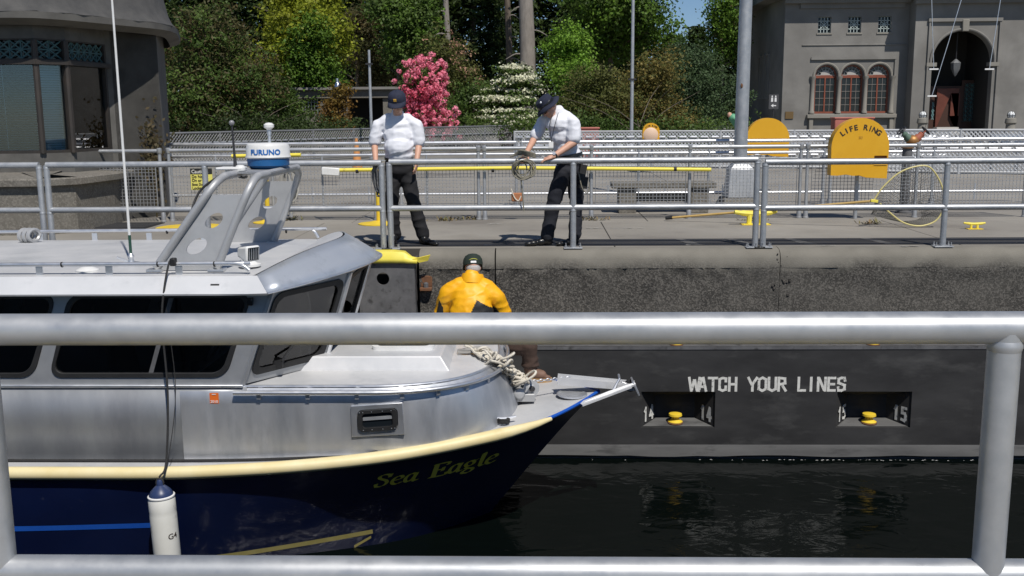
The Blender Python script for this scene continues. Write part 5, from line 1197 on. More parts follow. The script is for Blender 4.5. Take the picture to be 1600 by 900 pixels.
# ---- man in yellow jacket bending at the bow, seen from behind
Y = 10.8
o = thing('person', 'man in yellow and black jacket bending over at the boat bow', 'person', (F(745, 560, Y).x, Y, zs(-.4)+.03))
hc = F(739, 418, Y+.12); nb = F(737, 436, Y+.06)
Mh = rot3(188) @ Matrix.Rotation(R(20), 3, 'X')
shl, shr = F(700, 458, Y), F(773, 462, Y+.02); hipc = F(738, 528, Y-.2)
el2, er2 = F(688, 500, Y+.1), F(792, 500, Y+.12); wl2, wr2 = F(700, 540, Y+.3), F(800, 530, Y+.34)
b = MB(); head(b, hc, Mh, 1.0); b.cap(nb+V(0, 0, -.05), hc+V(0, -.02, -.04), .062, .058); b.cap(nb+V(0, 0, -.2), hipc, .1, .1)
for a, e, w_, th in ((shl, el2, wl2, 1), (shr, er2, wr2, -1)): b.cap(a, e, .05, .045); b.cap(e, w_, .043, .03); hand(b, w_, (.1*th, .5, -.6), (0, .6, -.8), 1.0, .35, th)
body = blob(b, 'body', skin, o, .0085, 4); face_bits(body, hc, Mh)
b = MB(); b.ell(hc+Mh @ V(0, .035, -.02), (.08, .075, .062), Mh); b.build('hair', hairg, body)
b = MB(); b.ell(F(737, 463, Y), (.26, .18, .17)); b.ell(F(736, 490, Y-.06), (.235, .17, .2)); b.ell(F(738, 518, Y-.14), (.22, .17, .16)); b.cap(nb+V(0, -.01, .035), nb+V(0, -.02, -.1), .085, .17)
b.cap(F(720, 447, Y+.02), shl, .1, .1); b.cap(F(755, 447, Y+.02), shr, .1, .1)
b.cap(shl, el2, .1, .085); b.cap(el2, wl2, .085, .06); b.cap(shr, er2, .1, .085); b.cap(er2, wr2, .085, .06)
b.ell(F(737, 449, Y+.03), (.19, .15, .1)); b.ell(F(737, 490, Y-.1), (.24, .15, .25))
jk = blob(b, 'jacket', jacket, o, .011, 16, .008, (6, 6, 9))
me = jk.data; me.materials.append(jacket_b); ox = o.location
pr = [F(733, 492, Y), F(747, 464, Y), F(775, 480, Y), F(792, 505, Y), F(780, 560, Y), F(728, 540, Y)]
def inside(x, z, poly):
    c = False
    for i in range(len(poly)):
        a, d = poly[i-1], poly[i]
        if (a.z > z) != (d.z > z) and x < (d.x-a.x)*(z-a.z)/(d.z-a.z)+a.x: c = not c
    return c
pl2 = [F(680, 495, Y), F(687, 466, Y), F(693, 480, Y), F(697, 540, Y), F(684, 540, Y)]
for f in me.polygons:
    c = f.center
    if (c.y+ox.y) < Y+.05 and (inside(c.x+ox.x, c.z+ox.z, pr) or inside(c.x+ox.x, c.z+ox.z, pl2)): f.material_index = 1
b = MB(); b.lathe([(.135, -.04), (.132, -.01), (.126, .015), (.12, .04), (.112, .06), (.1, .058)], nb+V(.01, -.01, .0), (.06, .2, 1), 22); b.build('collar', jacket, jk)
tro = mat('brown_trousers', (.05, .029, .021), (.075, .045, .033), rough=.85, scale=8, bump=.008, bscale=9)
deckz = zs(-.1)+.03
ankR = F(829, 576, 10.55); ankR.z = deckz+.13; knR = F(826, 543, 10.5); hpR = F(756, 533, Y-.15)
ankL = V(F(715, 560, Y).x, Y+.05, zs(-.8)+.14); knL = F(712, 545, Y-.1)
b = MB(); b.ell(hipc, (.19, .16, .14)); b.cap(hpR, knR, .115, .09); b.cap(knR, ankR+V(-.0, 0, .08), .088, .086); b.ell(ankR+V(0, 0, .06), (.1, .1, .035)); b.cap(F(722, 533, Y-.15), knL, .11, .08); b.cap(knL, ankL, .075, .06); blob(b, 'trousers', tro, o, .012, 4, .009, (6, 6, 10))
b = MB(); hl = ankR+V(-.03, 0, -.13); shoe(b, hl+V(0, 0, .035), (1, -.1, 0), .86, .2); b.cap(hl+V(.05, 0, .1), hl+V(.15, -.015, .085), .062, .052); b.cap(hl+V(.03, 0, .12), hl+V(.01, 0, .24), .068, .07); bt = blob(b, 'boot', boot, o, .009, 3)
b = MB(); b.slab([(-.03, -.045), (.1, -.04), (.2, -.055), (.29, -.04), (.305, 0), (.29, .04), (.2, .055), (.1, .045), (-.03, .045), (-.045, 0)], [], hl+V(-.0, 0, .05), (.86, -.086, 0), (.1, 1.0, 0), .042); b.build('sole', sole, bt)
b = MB(); shoe(b, V(ankL.x, ankL.y-.03, ankL.z-.14), (.3, 1, 0), 1.02, .14); blob(b, 'boot', boot, o, .009, 3)
cp = ballcap(hc, Mh, 1.05, capgreen, o)
e = hc+Mh @ V(0, .112, .05); b = MB(); b.tube([hc+Mh @ V(.06*math.sin(t), .107*math.cos(t*.62)+.008, .045+.03*math.cos(t)) for t in np.linspace(-1.4, 1.4, 12)], .004, 5); b.build('cap_stripe', mat('cap_stripe', (.5, .5, .08), None), cp)
b = MB(); b.obox(hc+Mh @ V(0, .113, .04), (.06, .008, .022), Mh); b.build('cap_strap', white_pl, cp)
# ================================================================== STONE CONTROL HOUSE (left)
def hp_(px, Y): q = at(px, 150, Y); return V(q.x, Y, 0)
hA0, hA, hB, hC, hD, hE = V(-9.6, 14.1, 0), hp_(60, 14.2), hp_(108, 14.55), hp_(170, 15.55), hp_(178, 15.6), hp_(250, 16.15)
hF, hG = V(-7.0, 19.2, 0), V(-10.6, 19.2, 0)
zsill, zbar, zgr, zbeam = at(30, 240, 14.2).z, at(30, 97, 14.2).z, at(30, 62, 14.2).z, at(30, 30, 14.2).z
ho = thing('control_house', 'dark stucco lock control house with bay window and flared roof', 'house', (-7.5, 15.5, 0))
cen = V(-7.9, 16.6, 0)
fp = [hA0, hA, hB, hC, hD, hE, hF, hG]
def wallseg(p, q, holes, z0, z1, th=.12, nm='wall', m_=conc_house):
    d = q-p; b = MB(); b.slab([(0, z0), (d.length, z0), (d.length, z1), (0, z1)], holes, p, d.normalized(), V(0, 0, 1), th); return b.build(nm, m_, ho)
frame_m = mat('bronze_frame', (.028, .025, .022), (.045, .036, .03), rough=.6, scale=4)
def bay(p, q, n_strings=2, lit=False):
    d = q-p; L_ = d.length; u = d.normalized(); nn = V(u.y, -u.x, 0)
    wallseg(p, q, [], 0, zsill, .2)
    wallseg(p, q, [], zgr+.02, zbeam+.5, .2, 'lintel')
    g = .045
    b = MB(); b.slab([(0, zsill), (L_, zsill), (L_, zgr+.02), (0, zgr+.02)], [[(g, zsill+.04), (L_-g, zsill+.04), (L_-g, zbar-.03), (g, zbar-.03)], [(g, zbar+.05), (L_-g, zbar+.05), (L_-g, zgr), (g, zgr)]], p, u, V(0, 0, 1), .1)
    fr = b.build('window', frame_m, ho)
    b = MB(); b.slab([(g-.01, zsill+.03), (L_-g+.01, zsill+.03), (L_-g+.01, zbar-.02), (g-.01, zbar-.02)], [], p-nn*.05, u, V(0, 0, 1), .008); b.build('pane', glass_house, fr)
    # blind: thin tilted slats
    b = MB(); z = zsill+.05
    while z < zbar-.04:
        c0, c1 = p-nn*.12+u*(g+.01)+V(0, 0, z), p-nn*.12+u*(L_-g-.01)+V(0, 0, z); t_ = (nn*.009+V(0, 0, -.014)) if lit else (nn*.016+V(0, 0, -.004))
        b.add([c0-t_, c1-t_, c1+t_, c0+t_], [(0, 1, 2, 3)]); z += .034
    for k in range(n_strings): x = L_*(.2+.6*k/max(1, n_strings-1)); b.tube([p-nn*.09+u*x+V(0, 0, zsill), p-nn*.09+u*x+V(0, 0, zbar)], .004, 4, caps=False)
    b.build('blind', blind_m, fr, kind='stuff', flat=True)
    # transom lattice with crossed stars
    b = MB(); k = max(1, round((L_-2*g)/.3)); cw = (L_-2*g)/k; za, zb = zbar+.05, zgr
    for i in range(k):
        x0 = g+cw*i; P = lambda a, c: p-nn*.04+u*(x0+cw*a)+V(0, 0, za+(zb-za)*c)
        for a, c in (((0, 0), (1, 1)), ((0, 1), (1, 0)), ((.5, 0), (.5, 1)), ((0, .5), (1, .5)), ((0, 0), (0, 1)), ((.5, 0), (0, .5)), ((0, .5), (.5, 1)), ((.5, 1), (1, .5)), ((1, .5), (.5, 0))): b.tube([P(*a), P(*c)], .012, 4)
    b.build('transom_lattice', patina_dark, fr)
    b = MB(); b.slab([(g, zbar), (L_-g, zbar), (L_-g, zgr), (g, zgr)], [], p-nn*.09, u, V(0, 0, 1), .008); b.build('transom_pane', glass_far, fr)
    b = MB(); b.slab([(-.03, zbar-.03), (L_+.03, zbar-.03), (L_+.03, zbar+.03), (-.03, zbar+.03)], [], p+nn*.06, u, V(0, 0, 1), .08); b.build('transom_bar', frame_m, fr)
bay(hA0, hA, 6); bay(hA, hB, 2, True); bay(hB, hC, 3)
for q in (hA, hB): b = MB(); b.lathe([(.045, zsill), (.045, zbar), (.06, zbar), (.06, zbar+.06), (.045, zbar+.06), (.045, zgr)], q, n=8); b.build('bay_mullion', frame_m, ho)
d_ = hE-hD; L_ = d_.length
wallseg(hC, hD, [], 0, zbeam+.5); wallseg(hD, hE, [[(.12, zsill-.1), (L_-.14, zsill-.1), (L_-.14, zbar+.2), (.12, zbar+.2)]], 0, zbeam+.5, .06); wallseg(hD, hE, [], 0, zbeam+.48, -.0)
nn = V(d_.y, -d_.x, 0).normalized(); wallseg(hD-nn*.055, hE-nn*.055, [], 0, zbeam+.45, .1, 'recessed_panel'); wallseg(hE, hF, [], 0, zbeam+.5); wallseg(hF, hG, [], 0, zbeam+.5); wallseg(hG, hA0, [], 0, zbeam+.5)
def ring(s, z): return [V(cen.x+(p.x-cen.x)*s, cen.y+(p.y-cen.y)*s, z) for p in (hA0, hA, hB, hE, hF, hG)]
ze = at(128, 16, 13.8).z
prof_ = [(1.0, zbeam+.1), (1.06, zbeam+.12), (1.08, ze-.16), (1.17, ze-.1), (1.185, ze-.09), (1.19, ze), (1.15, ze+.06), (1.09, ze+.26), (1.05, ze+.6), (1.02, ze+1.2), (.99, ze+2.4)]
def dens(r):
    out = []
    for i in range(len(r)): out += [r[i].lerp(r[(i+1) % len(r)], k/8) for k in range(8)]
    for _ in range(3): out = [(out[i-1]+out[i]*2+out[(i+1) % len(out)])/4 for i in range(len(out))]
    return out
b = MB(); b.grid([dens(ring(*q)) for q in prof_[:6]], closed=True); b.build('eave', conc_house, ho, recalc=True)
b = MB(); G = [dens(ring(*q)) for q in prof_[5:]]
G = [[p+V(rnd.gauss(0, .006), rnd.gauss(0, .006), rnd.gauss(0, .006)) for p in r] for r in G]; b.grid(G, closed=True); b.build('roof', slate, ho, recalc=True)
# projecting plinth with a slab ledge
pp = [V(-9.8, 13.4, 0), V(at(65, 300, 13.5).x, 13.5, 0), V(at(118, 300, 13.85).x, 13.85, 0), V(at(178, 300, 14.9).x, 14.9, 0), V(at(200, 300, 15.6).x, 15.7, 0)]
zl0, zl1 = at(0, 293, 13.4).z, at(0, 280, 13.4).z
for i in range(4):
    p, q = pp[i], pp[i+1]; d = q-p; n_ = V(d.y, -d.x, 0).normalized()
    b = MB(); b.add([p, q, q+V(0, 0, zl0), p+V(0, 0, zl0), p-n_*1.0, q-n_*1.0, q-n_*1.0+V(0, 0, zl0), p-n_*1.0+V(0, 0, zl0)], [(0, 1, 2, 3), (3, 2, 6, 7)]); b.build('plinth', conc_plinth, ho, flat=True)
def off(i, e):
    a = pp[max(0, i-1)]; c = pp[min(4, i+1)]; d = (c-a).normalized(); return pp[i]+V(d.y, -d.x, 0)*e
G = [[off(i, -.9)+V(0, 0, zl1+.06) for i in range(5)], [off(i, .06)+V(0, 0, zl1) for i in range(5)], [off(i, .08)+V(0, 0, zl1-.02) for i in range(5)], [off(i, .08)+V(0, 0, zl0+.01) for i in range(5)], [off(i, -.05)+V(0, 0, zl0-.01) for i in range(5)]]
b = MB(); b.grid(G); b.build('ledge', conc_plinth, ho, recalc=True)
# interior: back wall and a desk so the panes have depth
b = MB(); b.box(-10.4, -7.2, 17.6, 17.7, 0, zbeam+.4); b.box(-9.8, -7.4, 15.6, 16.2, .9, 1.0); b.build('interior', mat('house_interior', (.06, .065, .065), None, rough=.9), ho)
b = MB(); r = ring(.97, zbeam+.3); b.add(r, [tuple(range(6))]); b.build('ceiling', dark_in, ho, flat=True)
# creeping plant by the gate
b = MB(); q = at(237, 240, 15.9)
for k in range(420):
    p = q+V(rnd.gauss(0, .12), rnd.gauss(0, .05), rnd.gauss(0, .25)); a = rnd.random()*6.28; t = V(math.cos(a), rnd.uniform(-.6, .2), math.sin(a))*.035; s_ = V(-t.z, -.3*t.x, t.x)*.6
    b.add([p-t, p+s_, p+t, p-s_], [(0, 1, 2, 3)])
b.tube([V(q.x, 15.95, 0), q+V(.03, 0, -.2), q+V(-.04, 0, .3)], .012, 5)
o = b.build('wall_creeper', mat('creeper', (.06, .055, .02), (.09, .06, .03), rough=.8, scale=12), flat=True); tag(o, 'small scrubby creeper on the control house wall above the gate', 'plant')

# ================================================================== ADMINISTRATION BUILDING (right)
AY = 65.0
A_ = lambda px, py, Y=AY: at(px, py, Y)
ad = thing('admin_building', 'grey stucco administration building with arched doorway and three arched windows', 'building', (26, AY, 0))
xl, xr = A_(1224, 100).x, A_(1416, 100).x
def up(px, py, Y=AY): q = A_(px, py, Y); return (q.x, q.z)
ztop = A_(1320, -45).z
win3 = [(1307, 120), (1338, 120), (1372, 122)]
def archpoly(cx, zsp, r, zb, n=14): return [(cx-r, zb), (cx+r, zb)]+[(cx+r*math.cos(R(t)), zsp+r*math.sin(R(t))) for t in np.linspace(0, 180, n+1)]
wz0, wzs = A_(1330, 177).z, A_(1330, 119).z; wr_ = .69
wcx = [A_(px, 120).x for px in (1291, 1332, 1373)]
sq = [A_(px, 38).x for px in (1288.5, 1335.5, 1382.5)]; sz0, sz1 = A_(1335, 51).z, A_(1335, 26).z
holes = [archpoly(c, wzs, wr_, wz0) for c in wcx]+[[(c-.4, sz0), (c+.4, sz0), (c+.4, sz1), (c-.4, sz1)] for c in sq]
b = MB(); b.slab([(xl, -.3), (xr+.3, -.3), (xr+.3, ztop), (xl, ztop)], holes, (0, AY, 0), (1, 0, 0), (0, 0, 1), .45); b.build('front_wall', conc_admin, ad)
# left flank, receding
b = MB()
for p in (4.0, 5.2, 6.4):
    sw = MB(); sw.box(xl-.03, xl-.002, AY+p, AY+p+.4, 2.6, 5.2); sw = sw.build('slit_window', glass_far, ad)
    b2 = MB(); b2.box(xl-.12, xl-.002, AY+p-.1, AY+p, 2.5, 5.3); b2.box(xl-.12, xl-.002, AY+p+.4, AY+p+.5, 2.5, 5.3); b2.box(xl-.14, xl-.002, AY+p-.1, AY+p+.5, 5.3, 5.45); b2.build('slit_frame', conc_trim, sw)
b.slab([(0, -.3), (13.52, -.3), (13.52, ztop), (0, ztop)], [], (xl, AY+14, 0), (0, -1, 0), (0, 0, 1), .4); b.build('side_wall', conc_admin, ad)
b = MB(); b.box(xl+.5, xr, AY+.6, AY+.7, -.2, ztop); b.box(xl+.5, xl+.6, AY+.7, AY+13, -.2, ztop); b.build('dark_rooms', dark_in, ad)
# side dark moulding / string course / cornice
zc = A_(1320, 70).z; b = MB(); b.box(A_(1253, 70).x, xr-.1, AY-.06, AY+.01, zc-.04, zc+.03); b.build('string_course', conc_admin, ad, bevel=.02)
zc = A_(1320, 9).z; b = MB(); b.box(xl-.25, xr+.4, AY-1.0, AY+.3, zc+.55, zc+1.1); b.box(xl-.1, xr, AY-.4, AY+.02, zc+.15, zc+.55); b.box(xl+.9, xr-.3, AY-.14, AY+.02, zc-.15, zc+.15); b.build('cornice', conc_admin, ad)
b = MB(); b.box(xl-1.0, xl-.002, AY-.6, AY+14, zc+.55, zc+1.1); b.build('side_cornice', conc_admin, ad)
b = MB(); b.add([(xl-1.2, AY-1.2, zc+1.1), (xr+15, AY-1.2, zc+1.1), (xr+15, AY+14, zc+4), (xl-1.2, AY+14, zc+4)], [(0, 1, 2, 3)]); b.build('roof', slate, ad, flat=True, solid=.2)
for c in sq:   # small square windows with white crosswork
    b = MB()
    for k in range(5): x = c-.4+.8*k/4; b.tube([(x, AY+.16, sz0), (x, AY+.16, sz1)], .028, 4); z = sz0+(sz1-sz0)*k/4; b.tube([(c-.4, AY+.16, z), (c+.4, AY+.16, z)], .028, 4)
    b.tube([(c-.28, AY+.14, sz0+.2), (c+.28, AY+.14, sz1-.2)], .025, 4); b.tube([(c+.28, AY+.14, sz0+.2), (c-.28, AY+.14, sz1-.2)], .025, 4)
    w_ = b.build('grille_window', mat('pale_grille', (.45, .52, .5), None), ad); b = MB(); b.box(c-.42, c+.42, AY+.25, AY+.27, sz0-.02, sz1+.02); b.build('pane', glass_far, w_)
    b = MB(); b.box(c-.48, c+.48, AY-.05, AY+.1, sz0-.1, sz0-.002); b.build('sill', conc_trim, w_)
for c in wcx:   # arched timber windows
    b = MB(); h_ = []
    for i in range(2):
        x0 = c-wr_+.1+i*(wr_-.06); x1 = x0+wr_-.14; h_ += [[(x0, wz0+.12), (x1, wz0+.12), (x1, wzs-.1), (x0, wzs-.1)]]
    b.slab(archpoly(c, wzs, wr_+.02, wz0), h_+[[(c+(wr_-.12)*math.cos(R(t)), wzs+.08+(wr_-.16)*math.sin(R(t))) for t in np.linspace(0, 180, 13)]], (0, AY+.2, 0), (1, 0, 0), (0, 0, 1), .08); w_ = b.build('arched_window', brown_wd, ad)
    b = MB(); b.slab(archpoly(c, wzs, wr_-.02, wz0+.02), [], (0, AY+.26, 0), (1, 0, 0), (0, 0, 1), .02); b.build('pane', glass_far, w_)
    b = MB()
    for i in range(2):
        x0 = c-wr_+.1+i*(wr_-.06); x1 = x0+wr_-.14; b.tube([((x0+x1)/2, AY+.23, wz0+.12), ((x0+x1)/2, AY+.23, wzs-.1)], .016, 4)
        for j in range(1, 5): z = wz0+.12+(wzs-wz0-.22)*j/5; b.tube([(x0, AY+.23, z), (x1, AY+.23, z)], .018, 4)
    b.build('muntins', mat('pale_muntin', (.24, .22, .2), None), w_)
    b = MB(); b.slab([(c+.3*math.cos(R(t)), wzs+.08+.3*math.sin(R(t))) for t in np.linspace(0, 180, 10)], [], (0, AY+.22, 0), (1, 0, 0), (0, 0, 1), .03); b.build('fan_panel', mat('fan_white', (.42, .4, .37), None), w_)
    b = MB()
    for t in range(0, 181, 30): b.tube([(c+.3*math.cos(R(t)), AY+.22, wzs+.08+.3*math.sin(R(t))), (c+(wr_-.1)*math.cos(R(t)), AY+.22, wzs+.08+(wr_-.13)*math.sin(R(t)))], .03, 4)
    b.tube([(c+.47*math.cos(R(t)), AY+.23, wzs+.08+.44*math.sin(R(t))) for t in range(0, 181, 20)], .02, 4); b.build('fan_bars', mat('fan_grey', (.3, .29, .27), None), w_)
    b = MB(); b.tube([(c+(wr_+.1)*math.cos(R(t)), AY-.03, wzs+(wr_+.1)*math.sin(R(t))) for t in range(0, 181, 12)], .07, 6); b.build('arch_moulding', conc_trim, w_)
for x in [wcx[0]-.84, (wcx[0]+wcx[1])/2, (wcx[1]+wcx[2])/2, wcx[2]+.84]:
    b = MB(); b.lathe([(.17, wz0), (.17, wz0+.12), (.13, wz0+.18), (.12, wzs-.25), (.18, wzs-.12), (.2, wzs)], (x, AY-.06, 0), n=12); b.build('column', conc_trim, ad)
b = MB(); sx0, sx1 = wcx[0]-1.15, wcx[2]+1.15; b.box(sx0, sx1, AY-.3, AY+.1, wz0-.3, wz0-.05)
b.build('window_sill', conc_trim, ad, bevel=.03)
for x in (sx0+.15, sx1-.4): b = MB(); b.box(x, x+.25, AY-.22, AY+.02, wz0-1.1, wz0-.3); b.build('sill_bracket', conc_trim, ad, bevel=.03)
zl = A_(1330, 91).z; b = MB(); b.box(wcx[0]-1.0, wcx[2]+1.0, AY-.12, AY+.01, zl-.08, zl+.08)
b.build('label_mould', conc_admin, ad)
b = MB(); zz = (wz0-.05, zl-.08); b.box(wcx[2]+.92, wcx[2]+1.05, AY-.1, AY+.01, *zz); b.build('label_stop', conc_admin, ad)
q = A_(1233, 180); b = MB(); b.box(q.x-.25, q.x+.25, AY-.06, AY+.01, q.z-.22, q.z+.22); b.build('plaque', mat('bronze_plaque', (.22, .14, .06), None, rough=.4, metal=.5), ad)
# entrance block
EY = 63.9; ex0, ex1 = A_(1427, 100, EY).x, A_(1427, 100, EY).x+16
acx = A_(1503.5, 100, EY).x; ar__ = (A_(1551, 100, EY).x-A_(1456, 100, EY).x)/2; azs = A_(1503, 48, EY).z-ar__
b = MB(); b.slab([(ex0, -.3), (ex1, -.3), (ex1, ztop), (ex0, ztop)], [archpoly(acx, azs, ar__, -.25, 24)], (0, EY, 0), (1, 0, 0), (0, 0, 1), .5); b.build('entrance_wall', conc_admin, ad)
b = MB(); b.box(ex0, ex0+.3, EY+.5, AY+1.2, -.3, ztop); b.build('entrance_flank', conc_admin, ad)
zc2 = A_(1500, 8, EY).z; b = MB(); b.box(ex0-.5, ex1, EY-.9, EY+.2, zc2+.5, zc2+1.05); b.box(ex0-.15, ex1, EY-.3, EY+.02, zc2+.1, zc2+.5); b.build('entrance_cornice', conc_admin, ad)
b = MB(); b.tube([(acx+(ar__+.1)*math.cos(R(t)), EY-.02, azs+(ar__+.1)*math.sin(R(t))) for t in range(-8, 189, 7)], .085, 8); b.build('arch_ring', conc_admin, ad)
z_l = A_(1500, 31, EY).z; xa, xb = acx-ar__-.28, acx+ar__+.28
b = MB(); b.box(xa-.1, xb+.1, EY-.16, EY+.01, z_l-.1, z_l+.1); b.build('door_label', conc_admin, ad)
for x in (xa, xb): b = MB(); b.box(x-.05, x+.05, EY-.12, EY+.01, .1, z_l-.1); b.build('door_label_side', conc_admin, ad)
b = MB(); b.box(acx-.2, acx+.2, EY-.22, EY+.01, azs+ar__-.05, z_l+.02); b.build('keystone', conc_trim, ad, bevel=.04)
for s_ in (-1, 1): b = MB(); b.box(acx+s_*(ar__+.05)-.3, acx+s_*(ar__+.05)+.3, EY-.14, EY+.3, azs-.28, azs-.05); b.build('impost', conc_trim, ad)
b = MB(); b.box(ex0+.4, ex0+.5, EY+.5, EY+4, -.2, azs+ar__+.2); b.box(acx-ar__-.5, acx+ar__+.5, EY+4, EY+4.1, -.2, azs+ar__+.4); b.box(acx-ar__-.1, acx-ar__, EY+.5, EY+4, -.2, azs+ar__+.2); b.box(acx+ar__, acx+ar__+.1, EY+.5, EY+4, -.2, azs+ar__+.2); b.box(acx-ar__, acx+ar__, EY+.5, EY+4, azs+ar__+.2, azs+ar__+.4); b.build('porch', mat('porch_dark', (.04, .037, .033), None, rough=.9), ad)
q0, q1 = A_(1461, 197, EY+2.2), A_(1499, 138, EY+2.2); b = MB()
DY = EY+2.2
b.slab([(q0.x, .35), (q1.x, .35), (q1.x, q1.z), (q0.x, q1.z)], [[(q0.x+.9, 1.3), (q0.x+1.45, 1.3), (q0.x+1.45, q1.z-.3), (q0.x+.9, q1.z-.3)]], (0, DY, 0), (1, 0, 0), (0, 0, 1), .12); dr = b.build('door', mat('shaded_door_timber', (.12, .033, .019), (.16, .046, .027), rough=.5, scale=3), ad)  # timber darkened: the porch shade is put into the door's colour
def lattice(x0, x1, z0, z1, Y, m_, nm, par):
    b = MB(); nx = max(1, round((x1-x0)/.28)); nz = max(1, round((z1-z0)/.28))
    for i in range(nx):
        for j in range(nz):
            P = lambda a, c: V(x0+(x1-x0)*(i+a)/nx, Y, z0+(z1-z0)*(j+c)/nz)
            for a, c in (((0, 0), (1, 1)), ((0, 1), (1, 0)), ((.5, 0), (.5, 1)), ((0, .5), (1, .5))): b.tube([P(*a), P(*c)], .022, 3, caps=False)
    return b.build(nm, m_, par)
lattice(q0.x+.9, q0.x+1.45, 1.3, q1.z-.3, DY+.05, patina, 'door_grille', dr)
w0, w1 = A_(1505, 190, EY+2.3), A_(1524, 130, EY+2.3); lattice(w0.x, w1.x, w0.z, w1.z, EY+2.4, patina_dark, 'side_grille', ad)
b = MB(); b.box(w0.x-.15, w1.x+.3, EY+2.5, EY+2.6, .2, w1.z+.2); b.box(q0.x-.5, q1.x+.3, DY+.16, DY+.24, .3, q1.z+.15); b.build('door_surround', mat('dark_timber', (.06, .025, .015), None, rough=.6), ad)
w0, w1 = A_(1455, 187, EY+2.0), A_(1460, 160, EY+2.0); lattice(w0.x, w1.x, w0.z, w1.z, EY+2.0, patina, 'side_grille', ad)
for k, (px0, px1, z0, z1) in enumerate(((1457, 1512, 0, .18), (1462, 1506, .18, .34), (1466, 1500, .34, .5))):
    b = MB(); b.box(A_(px0, 200, EY-.5).x, A_(px1, 200, EY-.5).x, EY-.9+.3*k, EY+.4, z0+.12, z1+.12); b.build('step', mat('pale_step', (.5, .48, .44), None, rough=.9), ad)
q = A_(1493, 105, EY+.7); b = MB(); b.lathe([(.03, -.55), (.12, -.4), (.26, -.1), (.28, .2), (.3, .25), (.1, .45), (.03, .5)], q, n=6); ln = b.build('lantern', mat('lantern_grey', (.16, .165, .17), None, rough=.4), ad); b = MB(); b.tube([q+V(0, 0, .4), V(q.x, q.y, azs+ar__+.2)], .03, 5); b.build('lantern_chain', darkm, ln)
# globe lamps on stub pillars
for px, lab in ((1442, 'white globe lamp on a stub pillar left of the arched doorway'), (1580, 'white globe lamp on a stub pillar right of the arched doorway')):
    q = A_(px, 180, 62.6); o = thing('globe_lamp', lab, 'lamp', (q.x, 62.6, 0), 'globe lamps at the building door')
    b = MB(); b.lathe([(.36, 0), (.36, .3), (.28, .4), (.26, q.z-.55), (.34, q.z-.45), (.3, q.z-.2), (.2, q.z-.15)], (q.x, 62.6, 0), n=14); b.build('pillar', conc_trim, o)
    b = MB(); b.ell((q.x, 62.6, q.z), (.22, .22, .24)); b.build('globe', lampm, o)
    b = MB()
    for k in range(4): a = k*math.pi/4; b.tube([(q.x+.235*math.cos(t)*math.cos(a), 62.6+.235*math.cos(t)*math.sin(a), q.z+.25*math.sin(t)) for t in np.linspace(-1.57, 4.71, 17)], .014, 4)
    b.tube([(q.x+.24*math.cos(t), 62.6+.24*math.sin(t), q.z) for t in np.linspace(0, 6.28, 17)[:-1]], .014, 4, closed=True); b.build('lamp_cage', darkm, o)
# restroom sign
q = A_(1209, 159, 60); o = thing('restroom_sign', 'small white restroom sign with figures and arrow on dark post', 'sign', (q.x, 60, 0)); s_ = .42
b = MB(); b.box(q.x-.28, q.x+.28, 60, 60.05, q.z-.42, q.z+.42); b.build('sign_board', mat('sign_grey', (.06, .06, .065), None), o); b = MB(); b.tube([(q.x, 60.08, 0), (q.x, 60.08, q.z)], .05, 6); b.build('post', darkm, o)
b = MB()
for dx in (-.1, .1): b.ell((q.x+dx, 59.99, q.z+.3), (.045, .01, .05), None, 8, 5); b.add([(q.x+dx-.06, 59.99, q.z), (q.x+dx+.06, 59.99, q.z), (q.x+dx+.05, 59.99, q.z+.24), (q.x+dx-.05, 59.99, q.z+.24)], [(0, 1, 2, 3)])
b.add([(q.x-.16, 59.99, q.z-.22), (q.x-.02, 59.99, q.z-.12), (q.x-.02, 59.99, q.z-.19), (q.x+.14, 59.99, q.z-.19), (q.x+.14, 59.99, q.z-.25), (q.x-.02, 59.99, q.z-.25), (q.x-.02, 59.99, q.z-.32)], [tuple(range(7))]); b.build('sign_print', white_pl, o, flat=True)
# rigging lines hanging across the building front
for (x0, x1, y1, lab) in ((1455, 1459, 108, 'left rigging line hanging beside the arched doorway'), (1511, 1456, 150, 'slanting rigging line crossing the arched doorway'), (1568, 1546, 108, 'right rigging line hanging beside the arched doorway')):
    a, c = A_(x0, -30, 58), A_(x1, y1, 58); o = thing('rigging_line', lab, 'line', c)
    b = MB(); b.tube([a, a.lerp(c, .5)+V(0, 0, -.05), c], .022, 5); b.build('line', alu_bright, o)
    b = MB(); b.obox(c, (.5, .06, .08)); b.build('line_end', white_pl, o)
# blue sheet at right edge
a, c = at(1545, 229, 26), at(1640, 209, 26); o = thing('blue_screen', 'pale blue grey sheet screen beyond the fence at the right edge', 'screen', (a.x, 26, 0))
b = MB(); b.box(a.x, c.x, 26, 26.03, a.z, c.z); b.build('sheet', mat('blue_sheet', (.3, .36, .46), (.36, .42, .5), rough=.3, scale=2), o); b = MB()
for x in (a.x+.1, (a.x+c.x)/2, c.x-.1): b.tube([(x, 26.06, 0), (x, 26.06, c.z)], .03, 6)
b.build('frame', galv, o)
